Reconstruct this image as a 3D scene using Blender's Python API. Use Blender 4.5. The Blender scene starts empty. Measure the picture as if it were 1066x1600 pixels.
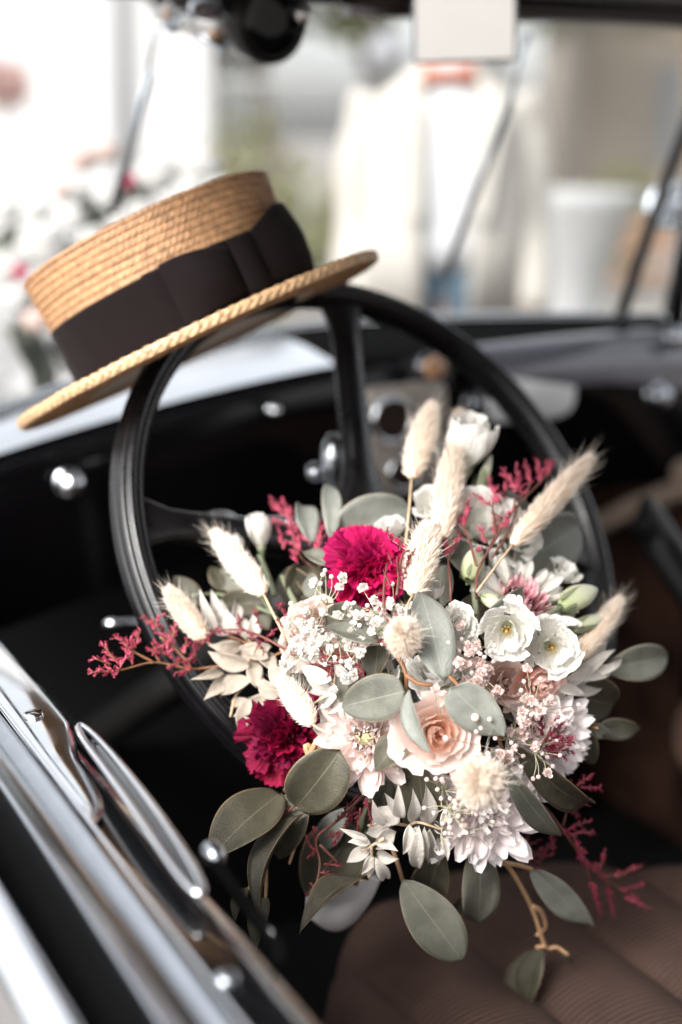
import bpy, math, random
import numpy as np
from mathutils import Vector, Matrix, noise

# ------------------------------------------------------------ camera, world, sun, exposure
SC = bpy.context.scene
COL = SC.collection
PITCH = math.radians(15)
FPX = 2222.0
CAM = Vector((0, 0, 1.35))
RT = Vector((1, 0, 0)); UP = Vector((0, math.sin(PITCH), math.cos(PITCH))); FW = Vector((0, math.cos(PITCH), -math.sin(PITCH)))
cd = bpy.data.cameras.new('camera'); cam = bpy.data.objects.new('camera', cd); COL.objects.link(cam)
cd.sensor_fit = 'VERTICAL'; cd.sensor_height = 36; cd.sensor_width = 24; cd.lens = 50
cd.clip_start = 0.05; cd.clip_end = 600
cd.dof.use_dof = True; cd.dof.focus_distance = 0.895; cd.dof.aperture_fstop = 2.35
cam.location = CAM; cam.rotation_euler = (math.radians(90) - PITCH, 0, 0)
SC.camera = cam
SUN_EL = math.radians(40); SUN_AZ = math.radians(214)      # azimuth counted clockwise from +Y (the view's heading)
w = bpy.data.worlds.new('World'); SC.world = w; w.use_nodes = True
nt = w.node_tree; bg = nt.nodes['Background']
sky = nt.nodes.new('ShaderNodeTexSky'); sky.sky_type = 'NISHITA'; sky.sun_disc = False
sky.sun_elevation = SUN_EL; sky.sun_rotation = SUN_AZ; sky.dust_density = 4; sky.air_density = 1.0
hs = nt.nodes.new('ShaderNodeHueSaturation'); hs.inputs['Saturation'].default_value = 0.14
nt.links.new(sky.outputs[0], hs.inputs['Color']); nt.links.new(hs.outputs[0], bg.inputs[0]); bg.inputs[1].default_value = 0.15
sd = bpy.data.lights.new('sun', 'SUN'); sun = bpy.data.objects.new('sun', sd); COL.objects.link(sun)
sd.energy = 1.15; sd.angle = math.radians(22); sd.color = (1, 0.95, 0.88)
sdir = Vector((math.sin(SUN_AZ) * math.cos(SUN_EL), math.cos(SUN_AZ) * math.cos(SUN_EL), math.sin(SUN_EL)))
sun.rotation_euler = sdir.to_track_quat('Z', 'Y').to_euler()
SC.view_settings.view_transform = 'Standard'; SC.view_settings.look = 'None'
SC.view_settings.exposure = 1.65; SC.view_settings.gamma = 1
SC.render.engine = 'CYCLES'
SC.cycles.use_denoising = True
SC.cycles.max_bounces = 7; SC.cycles.diffuse_bounces = 3; SC.cycles.glossy_bounces = 4; SC.cycles.transparent_max_bounces = 10
SC.cycles.sample_clamp_indirect = 6

# ------------------------------------------------------------ frames of reference
def P(x, y, d):                       # a point of the place at depth d metres from the lens
    return CAM + d * ((x - 533) / FPX * RT + (800 - y) / FPX * UP + FW)
FC = Vector((-0.469, 0.883, 0)).normalized(); RC = Vector((0.883, 0.469, 0)).normalized(); ZC = Vector((0, 0, 1))
def car(r, f, z): return RC * r + FC * f + ZC * z        # the car's own axes: r across, f forward
CARM = Matrix((( RC.x, FC.x, 0, 0), (RC.y, FC.y, 0, 0), (0, 0, 1, 0), (0, 0, 0, 1)))
def cdir(a, b, c):                    # direction: right, up, towards the lens
    return (RT * a + UP * b - FW * c).normalized()
WC = P(601, 841, 1.142)               # steering wheel hub
WN = Vector((0.519, -0.636, 0.571)).normalized()
WU = ZC.cross(WN).normalized(); WV = WN.cross(WU)
WR = 0.235
def wheel_depth(x, y):
    v = P(x, y, 1) - CAM
    return (WC - CAM).dot(WN) / v.dot(WN)
def D(x, y, off=0.0):
    q = ((x - 660) / 330) ** 2 + ((y - 1110) / 330) ** 2
    return min(0.885 + 0.11 * q ** 0.9, 1.07, wheel_depth(x, y) - 0.035) + off
def frame(pos, zax, roll=0.0, s=1.0, xhint=None):
    z = Vector(zax).normalized()
    h = xhint if xhint is not None else (RT if abs(z.dot(RT)) < 0.9 else UP)
    x = (h - z * h.dot(z)).normalized(); y = z.cross(x)
    M = Matrix(((x.x, y.x, z.x, pos.x), (x.y, y.y, z.y, pos.y), (x.z, y.z, z.z, pos.z), (0, 0, 0, 1)))
    return M @ Matrix.Rotation(roll, 4, 'Z') @ Matrix.Scale(s, 4)

# ------------------------------------------------------------ object helpers
WM = {}
def put(o, parent=None, M=None):
    M = M or Matrix.Identity(4)
    COL.objects.link(o)
    if parent is not None:
        o.parent = parent; o.matrix_parent_inverse = WM[parent.name].inverted()
    o.matrix_basis = M; WM[o.name] = M.copy()
    return o
def mesh(name, v, f, m=None, uv=None, smooth=True):
    me = bpy.data.meshes.new(name)
    me.from_pydata([tuple(p) for p in v], [], f)
    if m: me.materials.append(m)
    if uv is not None:
        l = me.uv_layers.new(name='UVMap')
        idx = np.empty(len(me.loops), dtype=np.int32); me.loops.foreach_get('vertex_index', idx)
        l.data.foreach_set('uv', np.asarray(uv, dtype=np.float32)[idx].ravel())
    if smooth: me.polygons.foreach_set('use_smooth', [True] * len(me.polygons))
    me.update()
    return me
def obj(name, me, parent=None, M=None, **props):
    o = bpy.data.objects.new(name, me)
    for k, v in props.items(): o[k] = v
    return put(o, parent, M)
def empty(name, label, cat, M=None, group=None):
    o = bpy.data.objects.new(name, None); o.empty_display_size = 0.05
    o['label'] = label; o['category'] = cat
    if group: o['group'] = group
    return put(o, None, M)
class MB:
    def __init__(s): s.v = []; s.f = []; s.uv = []
    def add(s, v, f, uv=None):
        n = len(s.v); s.v += [tuple(p) for p in v]; s.f += [tuple(i + n for i in q) for q in f]
        s.uv += [tuple(q) for q in uv] if uv is not None else [(0, 0)] * len(v)
    def me(s, name, m, smooth=True): return mesh(name, s.v, s.f, m, s.uv, smooth)
def grid_faces(nu, nv, closed=False, flip=False):
    f = []
    for j in range(nv - 1):
        for i in range(nu if closed else nu - 1):
            a = j * nu + i; b = j * nu + (i + 1) % nu; c = b + nu; d = a + nu
            f.append((a, d, c, b) if flip else (a, b, c, d))
    return f
def catmull(pts, n=6):
    pts = [Vector(p) for p in pts]
    if len(pts) < 3: return [pts[0].lerp(pts[-1], i / n) for i in range(n + 1)]
    q = [2 * pts[0] - pts[1]] + pts + [2 * pts[-1] - pts[-2]]; out = []
    for i in range(1, len(q) - 2):
        a, b, c, d = q[i - 1:i + 3]
        for k in range(n):
            t = k / n
            out.append(0.5 * ((2 * b) + (c - a) * t + (2 * a - 5 * b + 4 * c - d) * t * t + (3 * b - a - 3 * c + d) * t ** 3))
    out.append(pts[-1]); return out
def tube(mb, pts, r0, r1=None, sides=6, cap=True):
    r1 = r0 if r1 is None else r1
    pts = [Vector(p) for p in pts]; n = len(pts); V = []; UVs = []
    t = (pts[1] - pts[0]).normalized(); x = t.orthogonal().normalized()
    for i, p in enumerate(pts):
        t = (pts[min(i + 1, n - 1)] - pts[max(i - 1, 0)])
        t = t.normalized() if t.length > 1e-9 else Vector((0, 0, 1))
        x = (x - t * x.dot(t)).normalized(); y = t.cross(x)
        r = (r0 + (r1 - r0) * i / (n - 1)) if not callable(r0) else r0(i / (n - 1))
        for k in range(sides):
            a = 2 * math.pi * k / sides
            V.append(p + (x * math.cos(a) + y * math.sin(a)) * r); UVs.append((k / sides, i / (n - 1)))
    F = grid_faces(sides, n, True)
    if cap: F += [tuple(range(sides - 1, -1, -1)), tuple((n - 1) * sides + k for k in range(sides))]
    mb.add(V, F, UVs)
def lathe(mb, prof, seg=32, M=None, cap=False):      # prof: (radius, z)
    V = []; UVs = []
    for j, (r, z) in enumerate(prof):
        for k in range(seg):
            a = 2 * math.pi * k / seg
            p = Vector((r * math.cos(a), r * math.sin(a), z)); V.append(M @ p if M else p); UVs.append((k / seg, j / (len(prof) - 1)))
    F = grid_faces(seg, len(prof), True)
    if cap: F += [tuple(range(seg - 1, -1, -1)), tuple((len(prof) - 1) * seg + k for k in range(seg))]
    mb.add(V, F, UVs)
def rbox(mb, c, h, b=0.1, M=None, n=3):              # rounded box, centre c, half sizes h, corner radius b
    bm_v = []; F = []
    N = 2 * n + 2
    def ax(i, hh): 
        bb = min(b, hh)
        if i <= n: a = math.pi / 2 * i / n; return -1, a, hh - bb
        a = math.pi / 2 * (i - n - 1) / n; return 1, a, hh - bb
    # build as deformed cube: grid on 6 faces
    idx = {}
    def vert(q):
        if q in idx: return idx[q]
        p = Vector(((q[0] / (N - 1)) * 2 - 1, (q[1] / (N - 1)) * 2 - 1, (q[2] / (N - 1)) * 2 - 1))
        g = []; core = []
        for k in range(3):
            i = q[k]; bb = min(b, h[k])
            if i <= n: core.append(-(h[k] - bb)); g.append(-(1 - math.tan(math.pi / 4 * i / n)) if n else 0)
            else: core.append(h[k] - bb); g.append(math.tan(math.pi / 4 * (i - n - 1) / n) if n else 0)
        g = Vector(g); g = g.normalized() if g.length > 0 else Vector((0, 0, 0))
        bb = Vector([min(b, h[k]) for k in range(3)])
        v = Vector(c) + Vector(core) + Vector((g.x * bb.x, g.y * bb.y, g.z * bb.z))
        idx[q] = len(bm_v); bm_v.append(M @ v if M else v); return idx[q]
    for axk in range(3):
        for side in (0, N - 1):
            for i in range(N - 1):
                for j in range(N - 1):
                    qs = []
                    for (di, dj) in ((0, 0), (1, 0), (1, 1), (0, 1)):
                        q = [0, 0, 0]; q[axk] = side; q[(axk + 1) % 3] = i + di; q[(axk + 2) % 3] = j + dj
                        qs.append(vert(tuple(q)))
                    F.append(tuple(qs) if side else tuple(reversed(qs)))
    mb.add(bm_v, F)
def box(mb, c, h, M=None):
    V = [Vector(c) + Vector((sx * h[0], sy * h[1], sz * h[2])) for sx in (-1, 1) for sy in (-1, 1) for sz in (-1, 1)]
    if M: V = [M @ v for v in V]
    mb.add(V, [(0, 1, 3, 2), (4, 6, 7, 5), (0, 4, 5, 1), (2, 3, 7, 6), (0, 2, 6, 4), (1, 5, 7, 3)])
def sphere(mb, c, r, seg=14, rings=9, sc=(1, 1, 1)):
    V = []; 
    for j in range(rings):
        a = math.pi * (j + 0.02 * (j == 0) - 0.02 * (j == rings - 1)) / (rings - 1)
        for k in range(seg):
            b_ = 2 * math.pi * k / seg
            V.append(Vector(c) + r * Vector((math.sin(a) * math.cos(b_) * sc[0], math.sin(a) * math.sin(b_) * sc[1], math.cos(a) * sc[2])))
    mb.add(V, grid_faces(seg, rings, True, True))

# ------------------------------------------------------------ materials
MATS = {}
def mat(name, col, rough=0.5, metal=0.0, spec=0.5, coat=0.0, var=0.0, vscale=40.0, bump=0.0, bscale=200.0, transl=0.0, col2=None, grad=None,
        streak=0.0, sheen=0.0, rim=None, vein=None, objvar=0.0, bdist=0.001, ior=None, tint=None, rvar=0.0, rscale=25.0):
    """grad: [(pos,col),...] along the UV's length; rim: colour of a thin margin; vein: colour of the leaf's veins"""
    m = bpy.data.materials.new(name); m.use_nodes = True; t = m.node_tree; N = t.nodes; L = t.links
    b = N['Principled BSDF']
    b.inputs['Roughness'].default_value = rough; b.inputs['Metallic'].default_value = metal
    b.inputs['Specular IOR Level'].default_value = spec; b.inputs['Coat Weight'].default_value = coat; b.inputs['Coat Roughness'].default_value = 0.04
    if ior: b.inputs['IOR'].default_value = ior
    if sheen: b.inputs['Sheen Weight'].default_value = sheen
    tc = N.new('ShaderNodeTexCoord')
    def rgb(c): n = N.new('ShaderNodeRGB'); n.outputs[0].default_value = (*c, 1); return n.outputs[0]
    def math_(op, a, b_=None, clamp=False):
        n = N.new('ShaderNodeMath'); n.operation = op; n.use_clamp = clamp
        for i, q in enumerate((a, b_)):
            if q is None: continue
            if isinstance(q, (int, float)): n.inputs[i].default_value = q
            else: L.new(q, n.inputs[i])
        return n.outputs[0]
    def mix(fac, a, b_, kind='MIX'):
        n = N.new('ShaderNodeMix'); n.data_type = 'RGBA'; n.blend_type = kind
        if isinstance(fac, (int, float)): n.inputs[0].default_value = fac
        else: L.new(fac, n.inputs[0])
        L.new(a, n.inputs[6]); L.new(b_, n.inputs[7]); return n.outputs[2]
    c = rgb(col)
    sep = None
    if grad or rim or vein or streak:
        sep = N.new('ShaderNodeSeparateXYZ'); L.new(tc.outputs['UV'], sep.inputs[0])
    if grad:
        r = N.new('ShaderNodeValToRGB'); L.new(sep.outputs[1], r.inputs[0])
        while len(r.color_ramp.elements) < len(grad): r.color_ramp.elements.new(0.5)
        for e, (p, cc) in zip(r.color_ramp.elements, grad): e.position = p; e.color = (*cc, 1)
        c = r.outputs[0]
    if var:
        nz = N.new('ShaderNodeTexNoise'); nz.inputs['Scale'].default_value = vscale; nz.inputs['Detail'].default_value = 5
        L.new(tc.outputs['Object'], nz.inputs['Vector'])
        rr = N.new('ShaderNodeMapRange'); rr.inputs[1].default_value = 0.35; rr.inputs[2].default_value = 0.65; L.new(nz.outputs[0], rr.inputs[0])
        c2 = rgb(col2) if col2 else mix(1.0, c, rgb((1 - var,) * 3), 'MULTIPLY')
        c = mix(math_('MULTIPLY', rr.outputs[0], 1.0 if not col2 else var), c, c2)
    if objvar:
        oi = N.new('ShaderNodeObjectInfo')
        hh = N.new('ShaderNodeHueSaturation'); L.new(c, hh.inputs['Color'])
        v_ = math_('ADD', math_('MULTIPLY', oi.outputs['Random'], objvar), 1 - objvar / 2); L.new(v_, hh.inputs['Value'])
        h_ = math_('ADD', math_('MULTIPLY', oi.outputs['Random'], objvar * 0.02), 0.5 - objvar * 0.01); L.new(h_, hh.inputs['Hue'])
        c = hh.outputs[0]
    bsrc = None
    if streak:
        mp = N.new('ShaderNodeMapping'); mp.inputs['Scale'].default_value = (26, 2.2, 1); L.new(tc.outputs['UV'], mp.inputs[0])
        ns = N.new('ShaderNodeTexNoise'); ns.inputs['Scale'].default_value = 1.0; ns.inputs['Detail'].default_value = 3; L.new(mp.outputs[0], ns.inputs['Vector'])
        bsrc = ns.outputs[0]
        c = mix(math_('MULTIPLY', math_('SUBTRACT', ns.outputs[0], 0.35, True), streak), c, rgb(tint or (col[0] * 0.7, col[1] * 0.62, col[2] * 0.55)))
    if vein:
        ax = math_('ABSOLUTE', math_('SUBTRACT', sep.outputs[0], 0.5))
        mid = math_('SUBTRACT', 1.0, math_('DIVIDE', ax, 0.018), True)
        # side veins run forward from the midrib
        vn = N.new('ShaderNodeTexNoise'); vn.inputs['Scale'].default_value = 5; L.new(tc.outputs['Object'], vn.inputs['Vector'])
        k = math_('ADD', math_('MULTIPLY', math_('SUBTRACT', sep.outputs[1], math_('MULTIPLY', ax, 0.55)), 10.0), math_('MULTIPLY', vn.outputs[0], 1.6))
        # dry flecks and bruises
        sp = N.new('ShaderNodeTexNoise'); sp.inputs['Scale'].default_value = 13; sp.inputs['Detail'].default_value = 6; sp.inputs['Roughness'].default_value = 0.7; L.new(tc.outputs['Object'], sp.inputs['Vector'])
        sm_ = N.new('ShaderNodeMapRange'); sm_.inputs[1].default_value = 0.60; sm_.inputs[2].default_value = 0.72; L.new(sp.outputs[0], sm_.inputs[0])
        c = mix(math_('MULTIPLY', sm_.outputs[0], 0.45), c, rgb((col[0] * 0.75, col[1] * 0.55, col[2] * 0.42)))
        fr = math_('ABSOLUTE', math_('SUBTRACT', math_('FRACT', k), 0.5))
        sv = math_('MULTIPLY', math_('SUBTRACT', 1.0, math_('DIVIDE', fr, 0.07), True), 0.10)
        c = mix(math_('MAXIMUM', math_('MULTIPLY', mid, 0.75), sv), c, rgb(vein))
    if rim:
        ax = math_('ABSOLUTE', math_('SUBTRACT', sep.outputs[0], 0.5))
        c = mix(math_('MULTIPLY', math_('GREATER_THAN', ax, 0.478), 0.8), c, rgb(rim))
    L.new(c, b.inputs['Base Color'])
    if rvar:
        rn = N.new('ShaderNodeTexNoise'); rn.inputs['Scale'].default_value = rscale; rn.inputs['Detail'].default_value = 8; rn.inputs['Roughness'].default_value = 0.7; L.new(tc.outputs['Object'], rn.inputs['Vector'])
        rm_ = N.new('ShaderNodeMapRange'); rm_.inputs[1].default_value = 0.4; rm_.inputs[2].default_value = 0.7; rm_.inputs[3].default_value = rough; rm_.inputs[4].default_value = rough + rvar; L.new(rn.outputs[0], rm_.inputs[0]); L.new(rm_.outputs[0], b.inputs['Roughness'])
    if bump or bsrc:
        nb = N.new('ShaderNodeTexNoise'); nb.inputs['Scale'].default_value = bscale; nb.inputs['Detail'].default_value = 4
        L.new(tc.outputs['Object'], nb.inputs['Vector'])
        h = nb.outputs[0] if not bsrc else math_('ADD', math_('MULTIPLY', nb.outputs[0], 0.4), bsrc)
        bn = N.new('ShaderNodeBump'); bn.inputs['Strength'].default_value = bump or 0.3; bn.inputs['Distance'].default_value = bdist
        L.new(h, bn.inputs['Height']); L.new(bn.outputs[0], b.inputs['Normal'])
    if transl:
        tr = N.new('ShaderNodeBsdfTranslucent'); L.new(c, tr.inputs[0]); ms = N.new('ShaderNodeMixShader'); ms.inputs[0].default_value = transl
        L.new(b.outputs[0], ms.inputs[1]); L.new(tr.outputs[0], ms.inputs[2]); L.new(ms.outputs[0], N['Material Output'].inputs[0])
    MATS[name] = m; return m
M_rose_in = mat('rose_apricot', (0.9, 0.5, 0.35), 0.55, transl=0.5, grad=[(0, (0.95, 0.52, 0.34)), (0.5, (0.95, 0.67, 0.53)), (1, (0.96, 0.77, 0.68))], streak=0.15, bump=0.15, bdist=0.0004)
M_rose_out = mat('rose_blush', (0.9, 0.66, 0.58), 0.55, transl=0.4, grad=[(0, (0.94, 0.74, 0.62)), (0.5, (0.95, 0.77, 0.70)), (0.93, (0.96, 0.83, 0.78)), (1, (0.93, 0.72, 0.66))], streak=0.25, bump=0.15, bdist=0.0004)
M_peach = mat('peach_petal', (0.86, 0.45, 0.33), 0.55, transl=0.3, grad=[(0, (0.8, 0.33, 0.2)), (0.6, (0.86, 0.52, 0.42)), (1, (0.9, 0.66, 0.6))], streak=0.3, bump=0.15, bdist=0.0004)
M_dusty = mat('dusty_pink_petal', (0.78, 0.56, 0.5), 0.6, transl=0.3, grad=[(0, (0.62, 0.36, 0.26)), (0.6, (0.78, 0.58, 0.50)), (1, (0.84, 0.68, 0.62))], streak=0.3, bump=0.15, bdist=0.0004)
M_white = mat('white_petal', (0.86, 0.85, 0.79), 0.55, transl=0.32, grad=[(0, (0.74, 0.74, 0.48)), (0.22, (0.90, 0.88, 0.80)), (1, (0.94, 0.915, 0.88))], streak=0.3, tint=(0.84, 0.79, 0.70), bump=0.5, bdist=0.02, bscale=9)
M_mum = mat('mum_petal', (0.88, 0.68, 0.63), 0.55, transl=0.3, grad=[(0, (0.90, 0.56, 0.48)), (0.4, (0.94, 0.76, 0.70)), (1, (0.95, 0.87, 0.84))], streak=0.25, tint=(0.80, 0.5, 0.47), bump=0.2, bdist=0.0004, objvar=0.06)
M_lilac = mat('lilac_white_petal', (0.84, 0.74, 0.77), 0.55, transl=0.3, grad=[(0, (0.90, 0.64, 0.64)), (0.35, (0.93, 0.82, 0.81)), (1, (0.95, 0.90, 0.89))], streak=0.25, tint=(0.8, 0.64, 0.67), bump=0.2, bdist=0.0004, objvar=0.06)
M_mumc = mat('mum_centre', (0.62, 0.64, 0.32), 0.6, transl=0.2, grad=[(0, (0.5, 0.55, 0.2)), (1, (0.80, 0.74, 0.48))])
M_disc = mat('gerbera_disc', (0.75, 0.25, 0.33), 0.6, transl=0.2, grad=[(0, (0.42, 0.05, 0.1)), (0.6, (0.72, 0.32, 0.38)), (1, (0.86, 0.62, 0.62))], objvar=0.2)
M_mag = mat('magenta_petal', (0.45, 0.004, 0.12), 0.6, spec=0.3, transl=0.3, grad=[(0, (0.08, 0.0, 0.015)), (0.6, (0.36, 0.001, 0.055)), (1, (0.66, 0.010, 0.14))], streak=0.4, tint=(0.22, 0.0, 0.05), bump=0.4, bdist=0.02, bscale=8, objvar=0.7)
M_crim = mat('crimson_petal', (0.30, 0.003, 0.045), 0.6, spec=0.3, transl=0.28, grad=[(0, (0.05, 0.0, 0.006)), (0.6, (0.15, 0.0005, 0.018)), (1, (0.28, 0.003, 0.05))], streak=0.4, tint=(0.14, 0.0, 0.02), bump=0.4, bdist=0.02, bscale=8, objvar=0.8)
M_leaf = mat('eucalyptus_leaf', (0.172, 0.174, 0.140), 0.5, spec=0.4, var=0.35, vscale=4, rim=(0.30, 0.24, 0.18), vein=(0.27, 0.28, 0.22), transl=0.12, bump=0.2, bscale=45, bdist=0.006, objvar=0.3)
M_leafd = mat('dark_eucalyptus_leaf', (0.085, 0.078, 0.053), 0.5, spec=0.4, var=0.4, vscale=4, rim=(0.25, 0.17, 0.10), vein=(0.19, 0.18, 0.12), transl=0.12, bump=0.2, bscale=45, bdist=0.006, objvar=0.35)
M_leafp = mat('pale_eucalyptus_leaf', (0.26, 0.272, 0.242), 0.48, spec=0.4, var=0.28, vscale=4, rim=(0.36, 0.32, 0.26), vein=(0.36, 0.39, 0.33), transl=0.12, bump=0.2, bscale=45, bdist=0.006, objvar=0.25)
M_cream = mat('bleached_leaf', (0.66, 0.575, 0.48), 0.6, spec=0.3, var=0.2, vscale=5, vein=(0.62, 0.52, 0.42), transl=0.4, objvar=0.2, bump=0.4, bscale=30, bdist=0.01)
M_creamw = mat('white_bleached_leaf', (0.86, 0.81, 0.75), 0.6, spec=0.3, var=0.14, vscale=5, vein=(0.72, 0.63, 0.54), transl=0.4, objvar=0.12, bump=0.4, bscale=30, bdist=0.01)
M_fuzz = mat('bunny_tail_fluff', (0.84, 0.74, 0.62), 0.8, spec=0.1, transl=0.25, grad=[(0, (0.78, 0.62, 0.50)), (0.4, (0.84, 0.73, 0.62)), (1, (0.90, 0.82, 0.74))])
M_fuzzc = mat('bunny_tail_core', (0.86, 0.70, 0.54), 0.9, spec=0.1, var=0.08, vscale=400)
M_straw_stem = mat('dry_stem', (0.62, 0.46, 0.30), 0.7, var=0.2, vscale=200)
M_peachstem = mat('peach_stem', (0.55, 0.33, 0.18), 0.6, var=0.25, vscale=150)
M_brownstem = mat('brown_stem', (0.25, 0.11, 0.05), 0.6, var=0.3, vscale=150)
M_greenstem = mat('green_stem', (0.20, 0.225, 0.14), 0.6, var=0.2, vscale=150)
M_redstem = mat('red_brown_stem', (0.17, 0.06, 0.045), 0.6, var=0.3, vscale=150)
M_gypstem = mat('gypsophila_stem', (0.40, 0.38, 0.26), 0.6)
M_gyp = mat('gypsophila_white', (0.86, 0.82, 0.77), 0.6, transl=0.3, objvar=0.08)
M_gypp = mat('gypsophila_pink', (0.84, 0.68, 0.64), 0.6, transl=0.3, objvar=0.12)
M_flor = mat('pink_floret', (0.22, 0.006, 0.034), 0.6, transl=0.15, var=1.0, vscale=170, col2=(0.60, 0.10, 0.17), grad=None)
M_florr = mat('crimson_floret', (0.085, 0.002, 0.009), 0.6, transl=0.1, var=1.0, vscale=200, col2=(0.24, 0.012, 0.035))
M_florm = mat('magenta_floret', (0.11, 0.003, 0.018), 0.6, transl=0.1, var=1.0, vscale=200, col2=(0.34, 0.03, 0.075))
M_budg = mat('green_white_bud', (0.62, 0.62, 0.42), 0.5, transl=0.25, grad=[(0, (0.36, 0.42, 0.2)), (0.4, (0.66, 0.68, 0.48)), (1, (0.86, 0.84, 0.74))], streak=0.5, tint=(0.45, 0.48, 0.28))
M_gap = mat('matte_black', (0.002, 0.002, 0.002), 0.9, spec=0.05)
M_stamen = mat('stamen_yellow', (0.36, 0.21, 0.04), 0.6)
M_ribbonw = mat('white_ribbon', (0.82, 0.80, 0.80), 0.4, sheen=0.3, bump=0.1)

M_chrome = mat('chrome', (0.80, 0.82, 0.85), 0.09, metal=1, bump=0.03, bscale=30, var=0.08, vscale=30, rvar=0.12, rscale=40)
M_satin = mat('satin_chrome', (0.42, 0.445, 0.48), 0.22, metal=1, bump=0.05, bscale=60, var=0.08, vscale=60)
M_paint = mat('black_car_paint', (0.0035, 0.004, 0.005), 0.12, coat=1.0, spec=0.6, bump=0.008, bscale=14, bdist=0.01)
M_black = mat('black_trim', (0.003, 0.003, 0.0033), 0.45, spec=0.35, bump=0.1, bscale=300, var=0.3, vscale=60)
M_dash = mat('black_dash_enamel', (0.0015, 0.0015, 0.002), 0.14, spec=0.25, coat=0.12, bump=0.01, bscale=20, bdist=0.01)
M_wheel = mat('black_bakelite', (0.004, 0.0036, 0.0045), 0.24, rvar=0.22, rscale=30, spec=0.5, bump=0.05, bscale=250, var=0.2, vscale=60)
M_carpet = mat('dark_carpet', (0.004, 0.004, 0.004), 0.95, spec=0.1, bump=0.6, bscale=500, bdist=0.004)
M_brown = mat('brown_door_card', (0.022, 0.009, 0.005), 0.5, spec=0.3, var=0.3, vscale=8, bump=0.2)
M_headl = mat('grey_headlining', (0.20, 0.18, 0.185), 0.9, var=0.15, vscale=20, bump=0.2)
M_headw = mat('header_dark_wood', (0.035, 0.016, 0.014), 0.3, coat=0.3, var=0.6, vscale=9, bump=0.1)
M_beige = mat('beige_piping', (0.45, 0.34, 0.27), 0.85, var=0.2, vscale=60, bump=0.3)
M_cloth = mat('mushroom_brown_cloth', (0.10, 0.056, 0.043), 0.95, spec=0.15, sheen=0.03, var=0.2, vscale=30, bump=0.5, bscale=700, bdist=0.0015)
M_gauge = mat('cream_gauge', (0.30, 0.26, 0.23), 0.4, var=0.2, vscale=50)
M_amber = mat('amber_knob', (0.50, 0.26, 0.14), 0.35, coat=0.5)
M_tire = mat('tyre_rubber', (0.012, 0.012, 0.012), 0.8, bump=0.3)

# seat cloth gets a woven rib
def weave(m, scale, strength, direction='X', dist=0.001):
    t = m.node_tree; N = t.nodes; L = t.links; b = N['Principled BSDF']
    tc = N.new('ShaderNodeTexCoord'); wv = N.new('ShaderNodeTexWave'); wv.inputs['Scale'].default_value = scale; wv.bands_direction = direction; wv.inputs['Distortion'].default_value = 0.6
    L.new(tc.outputs['Object'], wv.inputs['Vector'])
    bn = N.new('ShaderNodeBump'); bn.inputs['Strength'].default_value = strength; bn.inputs['Distance'].default_value = dist
    L.new(wv.outputs[0], bn.inputs['Height'])
    if b.inputs['Normal'].links: L.new(b.inputs['Normal'].links[0].from_socket, bn.inputs['Normal'])
    L.new(bn.outputs[0], b.inputs['Normal'])
weave(M_cloth, 60, 1.0, 'Y', 0.004)

M_strawl = mat('straw_gold', (0.46, 0.255, 0.13), 0.5, spec=0.4, var=0.45, vscale=220, bump=0.4, bscale=500, bdist=0.0006, objvar=0.12)
M_strawp = mat('straw_pale', (0.66, 0.42, 0.23), 0.45, spec=0.45, var=0.5, vscale=260, bump=0.4, bscale=500, bdist=0.0006)
M_lining = mat('hat_lining', (0.50, 0.42, 0.35), 0.8, bump=0.2)
M_ribbon = mat('black_grosgrain', (0.0075, 0.0048, 0.0052), 0.85, spec=0.1, sheen=0.015, bump=0.25, bscale=900, bdist=0.0005)
M_glass = bpy.data.materials.new('clear_glass'); M_glass.use_nodes = True
_t = M_glass.node_tree; _t.nodes.clear()
_o = _t.nodes.new('ShaderNodeOutputMaterial'); _m = _t.nodes.new('ShaderNodeMixShader'); _tr = _t.nodes.new('ShaderNodeBsdfTransparent'); _g = _t.nodes.new('ShaderNodeBsdfGlossy'); _f = _t.nodes.new('ShaderNodeFresnel')
_tr.inputs[0].default_value = (0.96, 0.975, 0.97, 1); _g.inputs['Roughness'].default_value = 0.02; _f.inputs[0].default_value = 1.3
_t.links.new(_f.outputs[0], _m.inputs[0]); _t.links.new(_tr.outputs[0], _m.inputs[1]); _t.links.new(_g.outputs[0], _m.inputs[2]); _t.links.new(_m.outputs[0], _o.inputs[0])
# ------------------------------------------------------------ the setting outside the car
rs = random.Random(5)
M_ground = mat('pale_gravel', (0.20, 0.183, 0.168), 0.9, var=0.25, vscale=1.2, bump=0.4, bscale=30, bdist=0.01)
M_wallw = mat('white_render', (0.42, 0.415, 0.42), 0.85, var=0.06, vscale=0.8, bump=0.2, bscale=20)
M_rail = mat('pale_railing', (0.22, 0.22, 0.22), 0.6)
M_grey = mat('grey_paint', (0.20, 0.20, 0.22), 0.6, var=0.1, vscale=6)
M_fol = mat('foliage_light', (0.20, 0.205, 0.09), 0.6, transl=0.3, var=0.5, vscale=1.5)
M_fol2 = mat('foliage_pale', (0.26, 0.26, 0.135), 0.6, transl=0.3, var=0.45, vscale=1.5)
M_bark = mat('bark', (0.22, 0.17, 0.13), 0.9, var=0.4, vscale=8, bump=0.6, bscale=20, bdist=0.02)
M_beigew = mat('sand_render', (0.27, 0.235, 0.20), 0.85, var=0.12, vscale=0.7)
M_wood = mat('brown_wood', (0.20, 0.11, 0.07), 0.7, var=0.3, vscale=10)
M_pinkb = mat('pink_blossom', (0.50, 0.33, 0.31), 0.7, transl=0.2, var=0.2, vscale=8)
M_winglass = mat('window_glass', (0.20, 0.20, 0.20), 0.25, spec=0.6)
mb = MB(); n = 41
V = [(-150 + 300 * i / (n - 1), -60 + 300 * j / (n - 1), 0.0) for j in range(n) for i in range(n)]
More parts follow.
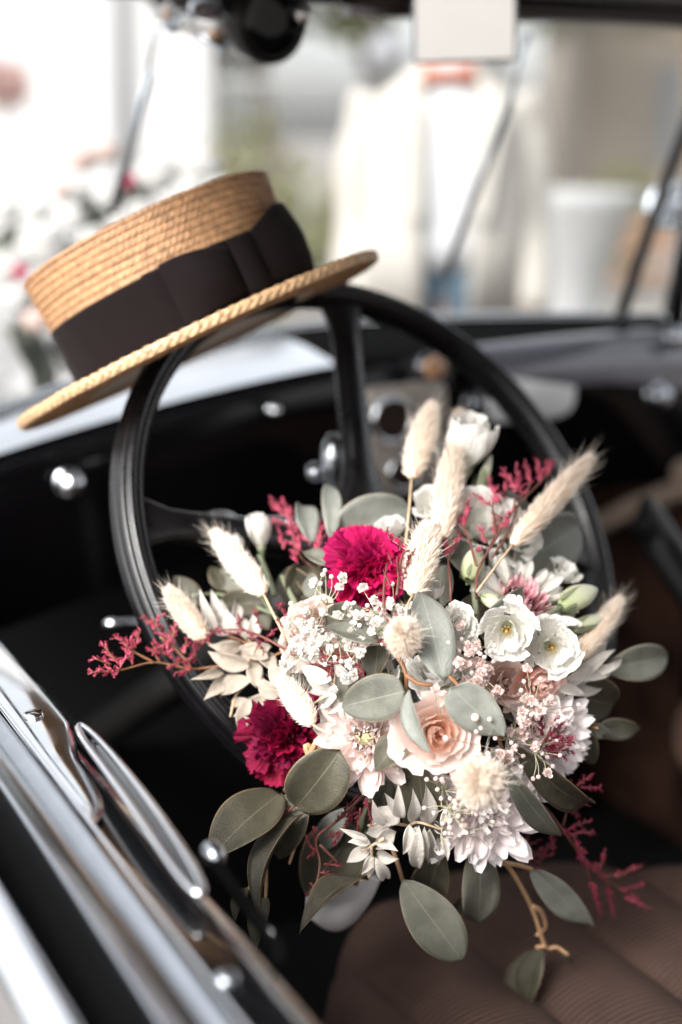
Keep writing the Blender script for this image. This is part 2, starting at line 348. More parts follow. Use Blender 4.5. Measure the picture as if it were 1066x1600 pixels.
mb.add(V, grid_faces(n, n))
obj('ground', mb.me('ground', M_ground), kind='structure')
mb = MB(); V = []
for j in range(9):
    for i in range(25):
        x = 0.2 + 0.35 * i; y = 6.0 + 0.5 * j + 0.25 * math.sin(i * 0.9)
        V.append((x, y, 0.004 + 0.02 * math.sin(j / 8 * math.pi)))
mb.add(V, grid_faces(25, 9))
M_grass = mat('dry_grass', (0.33, 0.33, 0.14), 0.9, var=0.3, vscale=4, bump=0.5, bscale=60, bdist=0.01)
obj('grass_verge', mb.me('grass_verge', M_grass), kind='structure')

def facade(name, label, x0, x1, y, h, m, wins, thick=0.4):
    t = empty(name, label, 'building', Matrix.Translation(((x0 + x1) / 2, y, 0)))
    mb = MB(); box(mb, ((x0 + x1) / 2, y + 2.0, h / 2), ((x1 - x0) / 2, 2.0, h / 2)); obj('wall', mb.me('wall', m, False), t)
    mb = MB(); box(mb, ((x0 + x1) / 2, y + 2.0, h + 0.15), ((x1 - x0) / 2 + 0.3, 2.3, 0.15)); obj('roof', mb.me('roof', M_grey, False), t)
    for (cx, cz, hw, hh) in wins:
        mb = MB()
        for s in (-1, 1):
            box(mb, (cx + s * hw, y - 0.03, cz), (0.05, 0.03, hh + 0.05)); box(mb, (cx, y - 0.032, cz + s * hh), (hw - 0.05, 0.03, 0.05))
        fr = obj('window', mb.me('window', M_grey, False), t)
        mb = MB(); box(mb, (cx, y - 0.012, cz), (hw - 0.05, 0.01, hh - 0.05)); obj('pane', mb.me('pane', M_winglass, False), fr)
    return t
facade('white_house', 'white rendered house front behind the bonnet at the far left', -14, -1.15, 13.0, 6.0, M_wallw,
       [(-5.2, 1.7, 0.5, 0.8), (-7.6, 1.7, 0.5, 0.8), (-10.0, 1.7, 0.5, 0.8), (-5.2, 4.3, 0.5, 0.7), (-7.6, 4.3, 0.5, 0.7)])
p = MB(); tube(p, [(-1.95, 12.9, 0), (-1.95, 12.9, 6)], 0.075, sides=10)
o = obj('downpipe', p.me('downpipe', mat('pipe_paint', (0.38, 0.38, 0.39), 0.6))); o['label'] = 'grey downpipe standing against the white house front'; o['category'] = 'pipe'
facade('sand_coloured_house', 'sand coloured house far behind the pale trees on the right', 3.4, 16, 21.0, 3.1, M_beigew,
       [(5.0, 1.6, 0.5, 0.6), (8.0, 1.6, 0.5, 0.6), (11.0, 1.6, 0.5, 0.6)])

def leaf_cloud(mb, c, r, nleaf, s, rnd, squash=0.8):
    for _ in range(nleaf):
        d = Vector((rnd.gauss(0, 1), rnd.gauss(0, 1), rnd.gauss(0, 1))).normalized()
        q = Vector(c) + Vector((d.x * r, d.y * r, d.z * r * squash)) * (rnd.random() ** 0.4) * (0.75 + 0.35 * noise.noise(d * 2.3 + Vector(c)))
        a = Vector((rnd.gauss(0, 1), rnd.gauss(0, 1), rnd.gauss(0, 1))).normalized(); b_ = a.orthogonal().normalized()
        k = s * rnd.uniform(0.6, 1.4)
        mb.add([q - a * k, q + b_ * k * 0.5, q + a * k, q - b_ * k * 0.5], [(0, 1, 2, 3)])
TREE = {}
def tree(x, y, h, cr, label, m, seed, cat='tree', trunkr=0.12):
    rnd = random.Random(seed); t = empty('broadleaf_tree', label, cat, Matrix.Translation((x, y, 0)))
    mb = MB(); top = Vector((x, y, h * 0.62))
    tube(mb, catmull([(x, y, 0), (x + 0.05, y, h * 0.25), (x - 0.06, y, h * 0.45), top]), trunkr, trunkr * 0.5, 8)
    cl = []
    for k in range(7):
        a = k * 2.4; e = top + Vector((math.cos(a) * cr * 0.6, math.sin(a) * cr * 0.6, rnd.uniform(-0.1, 0.35) * h * 0.5)); cl.append(e)
        tube(mb, catmull([(x, y, h * rnd.uniform(0.35, 0.55)), (Vector((x, y, h * 0.55)) + e) / 2 + Vector((0, 0, 0.1)), e]), trunkr * 0.4, 0.015, 5)
    obj('trunk', mb.me('trunk', M_bark), t)
    mb = MB()
    for e in cl + [top + Vector((0, 0, h * 0.25))]: leaf_cloud(mb, e, cr * 0.55, 420, 0.075, rnd)
    obj('crown', mb.me('crown', m, False), t)
tree(-0.75, 14.5, 4.4, 1.5, 'leafy green tree standing just right of the white house', M_fol, 1)
tree(0.35, 17, 5.0, 1.7, 'green tree behind the groom-to-be left shoulder'.replace('groom-to-be left', 'jacket wearer\'s left'), M_fol2, 2)
tree(2.0, 19, 5.5, 2.0, 'pale tree hidden mostly behind the person in the cream jacket', M_fol2, 3)
tree(3.6, 15, 4.6, 1.4, 'pale thin tree just right of the cream jacket', M_fol2, 4)
tree(5.2, 18, 5.2, 1.9, 'pale broad tree at the far right of the windscreen', M_fol2, 5)
def shrub(x, y, r, h, label, m, seed, n_=700):
    rnd = random.Random(seed); t = empty('garden_shrub', label, 'shrub', Matrix.Translation((x, y, 0)))
    mb = MB()
    for k in range(6):
        a = k * 1.05; tube(mb, [(x, y, 0), (x + math.cos(a) * r * 0.5, y + math.sin(a) * r * 0.5, h * 0.75)], 0.02, 0.008, 5)
    obj('stem', mb.me('stem', M_bark), t)
    mb = MB()
    for k in range(5): leaf_cloud(mb, (x + rnd.uniform(-.4, .4) * r, y + rnd.uniform(-.4, .4) * r, h * rnd.uniform(0.35, 0.68)), r * 0.75, n_ // 5, 0.05, rnd, h / r * 0.42)
    obj('leaves', mb.me('leaves', m, False), t)
shrub(-0.55, 9.5, 0.55, 1.7, 'yellowish green shrub beside the end of the white house', M_fol, 11)
shrub(0.1, 10.2, 0.5, 1.5, 'round green shrub left of the cream jacket', M_fol2, 12)
shrub(2.45, 12.2, 0.55, 1.35, 'green shrub seen right of the white draped table', M_fol, 13)
shrub(1.75, 13.0, 0.6, 1.3, 'low green shrub directly right of the cream jacket', M_fol2, 14)
# pink flowering standard against the house
t = empty('flowering_standard', 'small pink flowering tree on a stem in front of the white house', 'tree', Matrix.Translation((-2.0, 9.0, 0)))
mb = MB(); tube(mb, [(-2.05, 9, 0), (-2.05, 9, 1.6)], 0.02, 0.015, 6); obj('trunk', mb.me('trunk', M_bark), t)
mb = MB(); leaf_cloud(mb, (-2.05, 9, 1.62), 0.24, 700, 0.035, rs, 0.75); obj('crown', mb.me('crown', M_pinkb, False), t)
# railing behind the shrubs
t = empty('garden_railing', 'grey upright railing among the shrubs left of the cream jacket', 'railing', Matrix.Translation((0, 11.5, 0)))
mb = MB(); box(mb, (0.2, 11.5, 1.72), (1.3, 0.02, 0.025)); box(mb, (0.2, 11.5, 0.2), (1.3, 0.02, 0.025)); obj('rail', mb.me('rail', M_rail, False), t)
mb0 = MB(); box(mb0, (0, 0, 0.95), (0.012, 0.012, 0.74)); bar = mb0.me('bar', M_rail, False)
for k in range(24): obj('bar', bar, t, Matrix.Translation((-1.05 + k * 0.11, 11.5, 0)))
# round grey lamp on its post
t = empty('garden_lamp', 'round grey garden lamp on a post above the left shoulder of the cream jacket', 'lamp', Matrix.Translation((0.28, 9.0, 0)))
mb = MB(); tube(mb, [(0.27, 9.0, 0), (0.27, 9.0, 1.6)], 0.03, sides=8); obj('post', mb.me('post', M_grey), t)
mb = MB(); sphere(mb, (0.27, 9.0, 1.80), 0.125); lathe(mb, [(0.10, 1.66), (0.06, 1.60), (0.03, 1.58)], 14, Matrix.Translation((0.27, 9.0, 0))); obj('lamp_globe', mb.me('lamp_globe', M_grey), t)
# bench
t = empty('garden_bench', 'brown wooden bench on the gravel right of the draped table', 'bench', Matrix.Translation((2.0, 9.2, 0)))
sl = MB(); box(sl, (0, 0, 0), (0.55, 0.045, 0.015)); slm = sl.me('slat', M_wood, False)
for k in range(4): obj('slat', slm, t, Matrix.Translation((2.05, 9.0 + k * 0.11, 0.46)))
for k in range(2): obj('back_slat', slm, t, Matrix.Translation((2.05, 9.42, 0.62 + k * 0.14)) @ Matrix.Rotation(math.radians(80), 4, 'X'))
lg = MB(); box(lg, (0, 0, 0.222), (0.03, 0.2, 0.222)); lgm = lg.me('leg', M_grey, False)
for s in (-1, 1): obj('leg', lgm, t, Matrix.Translation((2.05 + s * 0.42, 9.17, 0)))
# draped bistro table with a vase
def loft(mb, rings, seg=28, cap=True):               # rings: (cx, cy, z, rx, ry)
    V = []
    for (cx, cy, z, rx, ry) in rings:
        for k in range(seg):
            a = 2 * math.pi * k / seg; V.append((cx + rx * math.cos(a), cy + ry * math.sin(a), z))
    F = grid_faces(seg, len(rings), True)
    if cap: F += [tuple(range(seg - 1, -1, -1)), tuple((len(rings) - 1) * seg + k for k in range(seg))]
    mb.add(V, F)
M_linen = mat('white_stretch_linen', (0.29, 0.29, 0.293), 0.8, var=0.05, vscale=5)
t = empty('draped_bistro_table', 'tall bistro table in a white stretch cover right of the cream jacket', 'table', Matrix.Translation((0.93, 6, 0)))
mb = MB(); loft(mb, [(0.93, 6, z, r, r) for z, r in ((0.02, 0.30), (0.2, 0.22), (0.55, 0.15), (0.8, 0.18), (1.05, 0.29), (1.10, 0.31), (1.115, 0.30), (1.12, 0.02))]); obj('cover', mb.me('cover', M_linen), t)
mb = MB(); loft(mb, [(0.93, 6, z, 0.33, 0.33) for z in (0.0, 0.018)]); obj('base', mb.me('base', M_grey), t)
M_bloomw = mat('white_bloom', (0.38, 0.37, 0.36), 0.6, var=0.1, vscale=40)

# ------------------------------------------------------------ person outside in a cream jacket
M_skin = mat('skin', (0.52, 0.30, 0.21), 0.55, var=0.1, vscale=20)
M_shirt = mat('white_shirt', (0.46, 0.46, 0.475), 0.8, bump=0.2, bscale=40)
M_jacket = mat('cream_jacket', (0.36, 0.338, 0.31), 0.85, var=0.08, vscale=6, bump=0.3, bscale=30, bdist=0.004)
M_jeans = mat('blue_jeans', (0.03, 0.055, 0.08), 0.8, var=0.25, vscale=8)
M_bow = mat('terracotta_bow_tie', (0.30, 0.10, 0.06), 0.6)
M_hair = mat('brown_hair', (0.07, 0.04, 0.025), 0.7)
M_shoe = mat('brown_shoe', (0.12, 0.06, 0.03), 0.5)
pc = P(693, 300, 3.4); PX, PY = pc.x, pc.y
t = empty('person', 'person in an open cream jacket, white shirt and terracotta bow tie outside the windscreen', 'person', Matrix.Translation((PX, PY, 0)))
# body: one skinned surface
J = {}; VV = []; EE = []; RR = []
def jn(name, p_, r, par=None):
    J[name] = len(VV); VV.append((PX + p_[0], PY + p_[1], p_[2])); RR.append(r)
    if par: EE.append((J[par], J[name]))
jn('pelvis', (0, 0, 0.93), 0.12); jn('spine', (0, 0.01, 1.12), 0.11, 'pelvis'); jn('chest', (0, 0, 1.32), 0.115, 'spine'); jn('neck0', (0, 0, 1.46), 0.06, 'chest')
jn('neck1', (0, -0.01, 1.53), 0.052, 'neck0'); jn('head', (0, -0.02, 1.63), 0.082, 'neck1'); jn('crown', (0, -0.01, 1.71), 0.065, 'head')
for s, n_ in ((-1, 'l'), (1, 'r')):
    jn('hip' + n_, (s * 0.09, 0, 0.88), 0.085, 'pelvis'); jn('knee' + n_, (s * 0.11, -0.01, 0.49), 0.055, 'hip' + n_); jn('ank' + n_, (s * 0.12, 0.01, 0.09), 0.04, 'knee' + n_); jn('toe' + n_, (s * 0.13, -0.13, 0.04), 0.035, 'ank' + n_)
    jn('sh' + n_, (s * 0.15, 0, 1.41), 0.05, 'chest'); jn('el' + n_, (s * 0.198, 0.02, 1.12), 0.042, 'sh' + n_); jn('wr' + n_, (s * 0.203, -0.06, 0.87), 0.027, 'el' + n_); jn('pa' + n_, (s * 0.203, -0.08, 0.80), 0.024, 'wr' + n_)
    for q in range(4):
        jn('f%d' % q + n_, (s * 0.203, -0.108 + q * 0.018, 0.745), 0.009, 'pa' + n_); jn('g%d' % q + n_, (s * 0.194, -0.11 + q * 0.018, 0.70 + 0.008 * abs(q - 1)), 0.007, 'f%d' % q + n_)
    jn('th0' + n_, (s * 0.198, -0.115, 0.80), 0.011, 'pa' + n_); jn('th1' + n_, (s * 0.193, -0.135, 0.76), 0.009, 'th0' + n_)
me = bpy.data.meshes.new('body'); me.from_pydata(VV, EE, []); me.materials.append(M_skin)
bo = obj('body', me, t)
md = bo.modifiers.new('skin', 'SKIN'); md.use_smooth_shade = True
for i, sv in enumerate(me.skin_vertices[0].data): sv.radius = (RR[i], RR[i]); sv.use_root = (i == 0)
ms = bo.modifiers.new('sub', 'SUBSURF'); ms.levels = 1; ms.render_levels = 1
mb = MB()
for s in (-1, 1):
    sphere(mb, (PX + s * 0.032, PY - 0.098, 1.635), 0.011, 8, 6)
obj('eyes', mb.me('eyes', M_black), t, kind='stuff')
mb = MB(); sphere(mb, (PX, PY + 0.005, 1.67), 0.1, 14, 9, (0.92, 1.0, 0.95)); obj('hair', mb.me('hair', M_hair), t)
mb = MB(); loft(mb, [(PX, PY, 1.035, 0.15, 0.112), (PX, PY, 1.1, 0.16, 0.12), (PX, PY, 1.28, 0.18, 0.13), (PX, PY, 1.40, 0.17, 0.115), (PX, PY, 1.46, 0.10, 0.085), (PX, PY, 1.485, 0.066, 0.066), (PX, PY, 1.515, 0.062, 0.062)]); obj('shirt', mb.me('shirt', M_shirt), t)
mb = MB()
for s in (-1, 1):
    loft(mb, [(PX + s * 0.10, PY, 0.06, 0.075, 0.085), (PX + s * 0.10, PY, 0.5, 0.085, 0.09), (PX + s * 0.09, PY, 0.86, 0.10, 0.115), (PX + s * 0.07, PY, 1.03, 0.105, 0.12)])
obj('jeans', mb.me('jeans', M_jeans), t)
mb = MB()
for s in (-1, 1): rbox(mb, (PX + s * 0.125, PY - 0.07, 0.045), (0.05, 0.14, 0.045), 0.035)
obj('shoes', mb.me('shoes', M_shoe), t, kind='stuff')
# jacket shell open at the front
V = []; rings = [(0.93, 0.205, 0.15, 14), (1.1, 0.195, 0.15, 18), (1.28, 0.20, 0.155, 22), (1.38, 0.195, 0.14, 20), (1.43, 0.16, 0.115, 18), (1.475, 0.10, 0.085, 25), (1.50, 0.078, 0.075, 35)]
seg = 40
for (z, rx, ry, gap) in rings:
    for k in range(seg + 1):
        a = math.radians(-90 + gap + (360 - 2 * gap) * k / seg); ww = 1 + 0.015 * math.sin(k * 1.3 + z * 9)
        V.append((PX + rx * math.cos(a) * ww, PY + ry * math.sin(a) * ww, z))
mb = MB(); mb.add(V, grid_faces(seg + 1, len(rings)))
jk = obj('jacket', mb.me('jacket', M_jacket), t); so = jk.modifiers.new('solid', 'SOLIDIFY'); so.thickness = 0.006
for s in (-1, 1):
    mb = MB(); tube(mb, catmull([(PX + s * 0.155, PY, 1.425), (PX + s * 0.190, PY + 0.005, 1.33), (PX + s * 0.207, PY + 0.02, 1.12), (PX + s * 0.212, PY - 0.04, 0.93)]), lambda q: 0.063 - 0.012 * q + 0.004 * math.sin(q * 17), sides=16)
    obj('sleeve', mb.me('sleeve', M_jacket), jk)
    mb = MB(); mb.add([(PX + s * 0.075, PY - 0.125, 1.475), (PX + s * 0.13, PY - 0.15, 1.40), (PX + s * 0.09, PY - 0.172, 1.16), (PX + s * 0.06, PY - 0.17, 1.16), (PX + s * 0.055, PY - 0.15, 1.40)], [(0, 1, 2, 3, 4)])
    lp = obj('lapel', mb.me('lapel', M_jacket, False), jk); so = lp.modifiers.new('solid', 'SOLIDIFY'); so.thickness = 0.006
mb = MB(); by = PY - 0.10
for s in (-1, 1):
    V = [(PX + s * x_, by - yy, 1.475 + z_) for x_, z_, yy in ((0.006, 0.012, 0.0), (0.06, 0.03, 0.0), (0.062, -0.03, 0.0), (0.006, -0.012, 0.0), (0.006, 0.01, 0.018), (0.055, 0.022, 0.02), (0.055, -0.022, 0.02), (0.006, -0.01, 0.018))]
    mb.add(V, [(0, 1, 2, 3), (4, 7, 6, 5), (0, 4, 5, 1), (1, 5, 6, 2), (2, 6, 7, 3)])
rbox(mb, (PX, by - 0.011, 1.475), (0.011, 0.012, 0.014), 0.005, n=2)
obj('bow_tie', mb.me('bow_tie', M_bow), t)
# ------------------------------------------------------------ the vintage car
rc = random.Random(9)
CAR = empty('vintage_car', 'open-windowed black vintage car with chrome trim and brown cloth seat', 'car', Matrix.Translation(car(0.75, 0.9, 0)))
def cpart(name, mb, m, parent=None, smooth=True, **k): return obj(name, mb.me(name, m, smooth), parent or CAR, CARM, **k)
def extr(mb, prof, f0, f1, nf=2, bend=None, closed=False):      # profile in (r,z) run along f
    V = []; n_ = len(prof)
    for j in range(nf):
        f = f0 + (f1 - f0) * j / (nf - 1)
        for (r, z) in prof:
            dr, dz = bend(f) if bend else (0, 0); V.append((r + dr, f, z + dz))
    F = grid_faces(n_, nf, closed, True)
    if closed: F += [tuple(range(n_)), tuple(nf * n_ - 1 - k for k in range(n_))]
    mb.add(V, F)
def arc(cx, cz, r, a0, a1, n_): return [(cx + r * math.cos(math.radians(a0 + (a1 - a0) * i / n_)), cz + r * math.sin(math.radians(a0 + (a1 - a0) * i / n_))) for i in range(n_ + 1)]
def on_r(px, py, r0):
    v = P(px, py, 1) - CAM; d_ = r0 / v.dot(RC); p_ = CAM + v * d_; return Vector((p_.dot(RC), p_.dot(FC), p_.z))
# floor, firewall, far door, roof
mb = MB(); box(mb, (0.76, 0.55, 0.36), (0.52, 1.25, 0.02)); cpart('floor_carpet', mb, M_carpet, smooth=False)
mb = MB(); box(mb, (0.75, 1.72, 0.70), (0.52, 0.03, 0.33)); cpart('firewall', mb, M_carpet, smooth=False)
mb = MB(); box(mb, (0.75, -0.72, 0.85), (0.56, 0.03, 0.62)); cpart('rear_bulkhead', mb, M_carpet, smooth=False)
mb = MB(); extr(mb, [(0.20, 1.47), (0.22, 1.50)] + [(0.22 + 1.06 * k / 12, 1.50 + 0.055 * math.sin(math.pi * k / 12)) for k in range(1, 12)] + [(1.28, 1.50), (1.31, 1.47), (1.31, 1.50), (1.28, 1.535)] + [(1.28 - 1.06 * k / 12, 1.535 + 0.06 * math.sin(math.pi * k / 12)) for k in range(1, 12)] + [(0.22, 1.535), (0.195, 1.50)], -0.8, 1.30, 6, closed=True)
cpart('roof', mb, M_headl)
mb = MB(); extr(mb, [(0.18, 1.515), (0.20, 1.56)] + [(0.22 + 1.06 * k / 12, 1.57 + 0.062 * math.sin(math.pi * k / 12)) for k in range(0, 13)] + [(1.31, 1.56), (1.33, 1.515), (1.335, 1.53), (1.31, 1.575)] + [(1.28 - 1.06 * k / 12, 1.58 + 0.065 * math.sin(math.pi * k / 12)) for k in range(0, 13)] + [(0.19, 1.575), (0.17, 1.53)], -0.83, 1.335, 6, closed=True)
cpart('roof_skin', mb, M_paint)
# windscreen header: rounded beam across the car, a wood coloured strip below it
def beam(mb, prof, r0, r1, n_=8, crown=0.0):                   # profile in (f,z) run along r
    V = []
    for j in range(n_):
        r = r0 + (r1 - r0) * j / (n_ - 1); q = 1 - ((r - (r0 + r1) / 2) / ((r1 - r0) / 2)) ** 2
        for (f, z) in prof: V.append((r, f, z + crown * q))
    m_ = len(prof); mb.add(V, grid_faces(m_, n_, True) + [tuple(range(m_ - 1, -1, -1)), tuple((n_ - 1) * m_ + k for k in range(m_))])
mb = MB(); beam(mb, arc(1.31, 1.484, 0.022, 0, 340, 12), 0.2, 1.30, 10, 0.006); cpart('header_rail', mb, M_paint)
mb = MB(); beam(mb, [(1.27, 1.466), (1.29, 1.458), (1.315, 1.459), (1.315, 1.469), (1.27, 1.476)], 0.70, 1.26, 8, 0.002); cpart('header_trim', mb, M_headw)
mb = MB(); beam(mb, [(1.20, 1.492), (1.255, 1.482), (1.27, 1.49), (1.25, 1.505), (1.20, 1.505)], 0.24, 1.26, 8, 0.003); cpart('header_liner', mb, M_headl)
# far side: door card, pillar, sill trim, window
mb = MB(); box(mb, (1.27, 0.55, 0.70), (0.02, 0.80, 0.25)); rbox(mb, (1.255, 0.55, 0.94), (0.035, 0.82, 0.02), 0.015)
cpart('far_door_card', mb, M_brown)
mb = MB(); tube(mb, catmull([(1.20, 1.38, 0.93), (1.21, 1.2, 0.96), (1.225, 0.95, 0.975), (1.23, 0.6, 0.98)]), 0.016, sides=10); cpart('door_armrest', mb, M_beige)
mb = MB(); tube(mb, catmull([(1.23, 1.345, 1.50), (1.228, 1.36, 1.40), (1.225, 1.405, 1.1)], 5), 0.016, sides=8); cpart('far_pillar', mb, M_paint)
mb = MB(); rbox(mb, (1.262, 1.34, 1.0), (0.022, 0.03, 0.50), 0.012); cpart('far_door_post', mb, M_black)
mb = MB(); tube(mb, catmull([(1.155, 1.42, 1.128), (1.185, 1.395, 1.27), (1.215, 1.372, 1.39), (1.228, 1.355, 1.48)], 5), 0.0085, sides=8); cpart('windscreen_side_frame', mb, M_black)
mb = MB(); box(mb, (1.285, 1.56, 0.70), (0.012, 0.20, 0.36)); cpart('kick_panel', mb, mat('tan_carpet', (0.055, 0.026, 0.018), 0.95, spec=0.1, var=0.8, vscale=9, bump=0.5), smooth=False)
mb = MB(); tube(mb, [on_r(1110, 738, 1.232), on_r(1066, 762, 1.232), on_r(990, 792, 1.235), on_r(915, 832, 1.24)], 0.016, sides=10); cpart('panel_piping', mb, M_beige)
def _dummy(): pass
# near side pillar (left of the frame)
mb = MB(); tube(mb, catmull([(0.235, 1.31, 1.50), (0.235, 1.37, 1.3), (0.235, 1.45, 1.08)], 5), 0.02, sides=8); cpart('near_pillar', mb, M_paint)
mb = MB(); rbox(mb, (0.24, -0.45, 1.0), (0.03, 0.05, 0.52), 0.02); cpart('rear_door_post', mb, M_black)
# windscreen glass in its chrome lower frame
def cowl_z(r): 
    q = (r - 0.78) / 0.5
    return 1.128 - 0.075 * max(0.0, -q) ** 1.6 - 0.012 * max(0, q) ** 2
def ws_f(r): return 1.50 - 0.10 * ((r - 0.76) / 0.5) ** 2
mb = MB(); V = []; NR = 22
for j in range(2):
    for i in range(NR):
        r = 0.24 + 1.0 * i / (NR - 1); V.append((r, ws_f(r) - 0.012 if j == 0 else 1.325, cowl_z(r) + 0.004 if j == 0 else 1.475))
mb.add(V, grid_faces(NR, 2)); cpart('windscreen', mb, M_glass)
mb = MB(); tube(mb, [Vector((0.24 + 1.0 * i / 30, ws_f(0.24 + i / 30) - 0.014, cowl_z(0.24 + i / 30) + 0.002)) for i in range(31)], 0.0065, sides=8); cpart('windscreen_lower_frame', mb, M_chrome)
# dash top (inside) and the cowl + bonnet (outside)
mb = MB(); V = []; NJ = 10
for j in range(NJ):
    for i in range(40):
        r = 0.30 + 0.93 * i / 39; f0 = 1.335; f1 = ws_f(r) - 0.015; q = j / (NJ - 1)
        z = cowl_z(r) - 0.014 * (1 - q) ** 1.8 - 0.002
        V.append((r, f0 + (f1 - f0) * q, z))
mb.add(V, grid_faces(40, NJ)); _nl = 17
M_dashtop = mat('dash_top_bright_reflection', (0.80, 0.82, 0.86), 0.2, metal=0.95, coat=0.5, var=0.1, vscale=8, bump=0.02, bscale=8, bdist=0.01)

for sel, m_ in ((range(0, _nl + 1), M_dashtop), (range(_nl, 40), M_gap)):  # one lacquered top: windscreen reflection put into bright left half, black right half
    m2 = MB(); m2.add([V[j * 40 + i] for j in range(10) for i in sel], grid_faces(len(sel), 10)); cpart('dash_top', m2, m_)
mb = MB(); V = []; NJ = 9
for j in range(NJ):
    for i in range(40):
        r = 0.30 + 0.93 * i / 39; a = j / (NJ - 1)
        z = cowl_z(r) - 0.016 - 0.012 * (1 - (1 - a) ** 2) ** 0.5 - 0.17 * a; f = 1.335 - 0.016 * math.sin(min(1, a * 5) * math.pi / 2) + 0.03 * a
        V.append((r, f, z))
mb.add(V, grid_faces(40, NJ, flip=True)); cpart('dashboard', mb, M_dash)
# rounded sweeping ledge on the passenger side, window reflections painted in as lavender grey
mb = MB(); V = []
for i in range(24):
    q = i / 23; r = 0.86 + 0.34 * q; zz = 1.118 + 0.006 * math.sin(q * math.pi); hh = 0.052 + 0.030 * q ** 3
    for j in range(10):
        a = j / 9 * math.pi * 0.62
        V.append((r, 1.318 - 0.035 * math.sin(a) + 0.06 * (q - 0.5) ** 2, zz - hh * (1 - math.cos(a)) * 0.72))
mb.add(V, grid_faces(10, 24)); 
o_ = cpart('dash_ledge', mb, mat('ledge_reflection_grey', (0.14, 0.14, 0.17), 0.14, metal=0.0, coat=0.5, var=0.3, vscale=12, bump=0.02, bscale=8, bdist=0.01))
mb = MB(); tube(mb, [Vector((0.30 + 0.90 * i / 30, 1.322 - 0.005, cowl_z(0.30 + 0.9 * i / 30) - 0.027)) for i in range(31)], 0.0028, sides=6); cpart('dash_moulding', mb, M_dash)
mb = MB(); V = []; NB = 20
for j in range(NB):
    q = j / (NB - 1)
    for i in range(41):
        u = -1 + 2 * i / 40; wid = 0.56 - 0.20 * q; f = ws_f(0.76 + u * 0.5) * (1 - q) + 2.6 * q
        f = f + 0.006 if j == 0 else f
        z = (cowl_z(0.76 + u * 0.5) - 0.006) * (1 - min(1, q * 3)) + min(1, q * 3) * (1.10 - 0.24 * abs(u) ** 2.4) - 0.02 * q
        V.append((0.76 + u * wid, f, z))
mb.add(V, grid_faces(41, NB)); cpart('bonnet', mb, M_paint)
mb = MB(); box(mb, (0.76, 2.62, 0.65), (0.33, 0.04, 0.38)); cpart('radiator_shell', mb, M_chrome, smooth=False)
for s in (-1, 1):
    mb = MB(); V = []
    for j in range(16):
        a = math.pi * (0.02 + 0.96 * j / 15)
        for i in range(7):
            b_ = i / 6 * math.pi
            V.append((0.76 + s * (0.50 + 0.13 * math.cos(b_)), 2.25 + 0.42 * math.cos(a), 0.36 + 0.40 * math.sin(a) + 0.05 * math.sin(b_)))
    mb.add(V, grid_faces(7, 16)); cpart('wing', mb, M_paint)
    for (ff) in (2.25, -0.6):
        mb = MB(); lathe(mb, [(0.2, -0.07), (0.31, -0.07), (0.34, -0.04), (0.34, 0.04), (0.31, 0.07), (0.2, 0.07)], 28, Matrix.Translation((0.76 + s * 0.5, ff, 0.34)) @ Matrix.Rotation(math.pi / 2, 4, 'Y'))
        wh = cpart('wheel', mb, M_tire)
        mb = MB(); lathe(mb, [(0.03, 0.05), (0.1, 0.04), (0.17, 0.02), (0.205, 0.065)], 28, Matrix.Translation((0.76 + s * 0.5, ff, 0.34)) @ Matrix.Rotation(s * math.pi / 2, 4, 'Y'), True)
        obj('rim', mb.me('rim', M_chrome), wh, CARM)
mb = MB(); box(mb, (0.76, 2.0, 0.5), (0.30, 0.55, 0.16)); cpart('chassis', mb, M_black, smooth=False)
mb = MB(); sphere(mb, (0.45, 2.67, 0.78), 0.09); sphere(mb, (1.07, 2.67, 0.78), 0.09)
for s in (-1, 1):
    mb = MB(); lathe(mb, [(0.01, -0.1), (0.06, -0.08), (0.09, -0.02), (0.095, 0.02), (0.09, 0.03), (0.01, 0.04)], 20, Matrix.Translation((0.76 + s * 0.38, 2.72, 0.78)) @ Matrix.Rotation(-math.pi / 2, 4, 'X')); cpart('headlight', mb, M_chrome)

# ---- near door: panel, chrome garnish, channel strips, handle
DOOR = cpart('near_door', (lambda m_: (extr(m_, [(0.2385, 0.45), (0.2385, 0.95), (0.2375, 0.985), (0.232, 0.9925), (0.222, 0.994), (0.20, 0.993)], -0.42, 1.28, 30), m_)[-1])(MB()), M_paint)
def dpart(name, mb, m, smooth=True, **k): return obj(name, mb.me(name, m, smooth), DOOR, CARM, **k)
mb = MB(); extr(mb, [(0.1735, 0.985), (0.171, 0.975), (0.162, 0.972), (0.1515, 0.972), (0.1505, 0.960)], -0.42, 1.28, 8); dpart('window_seal', mb, M_gap)
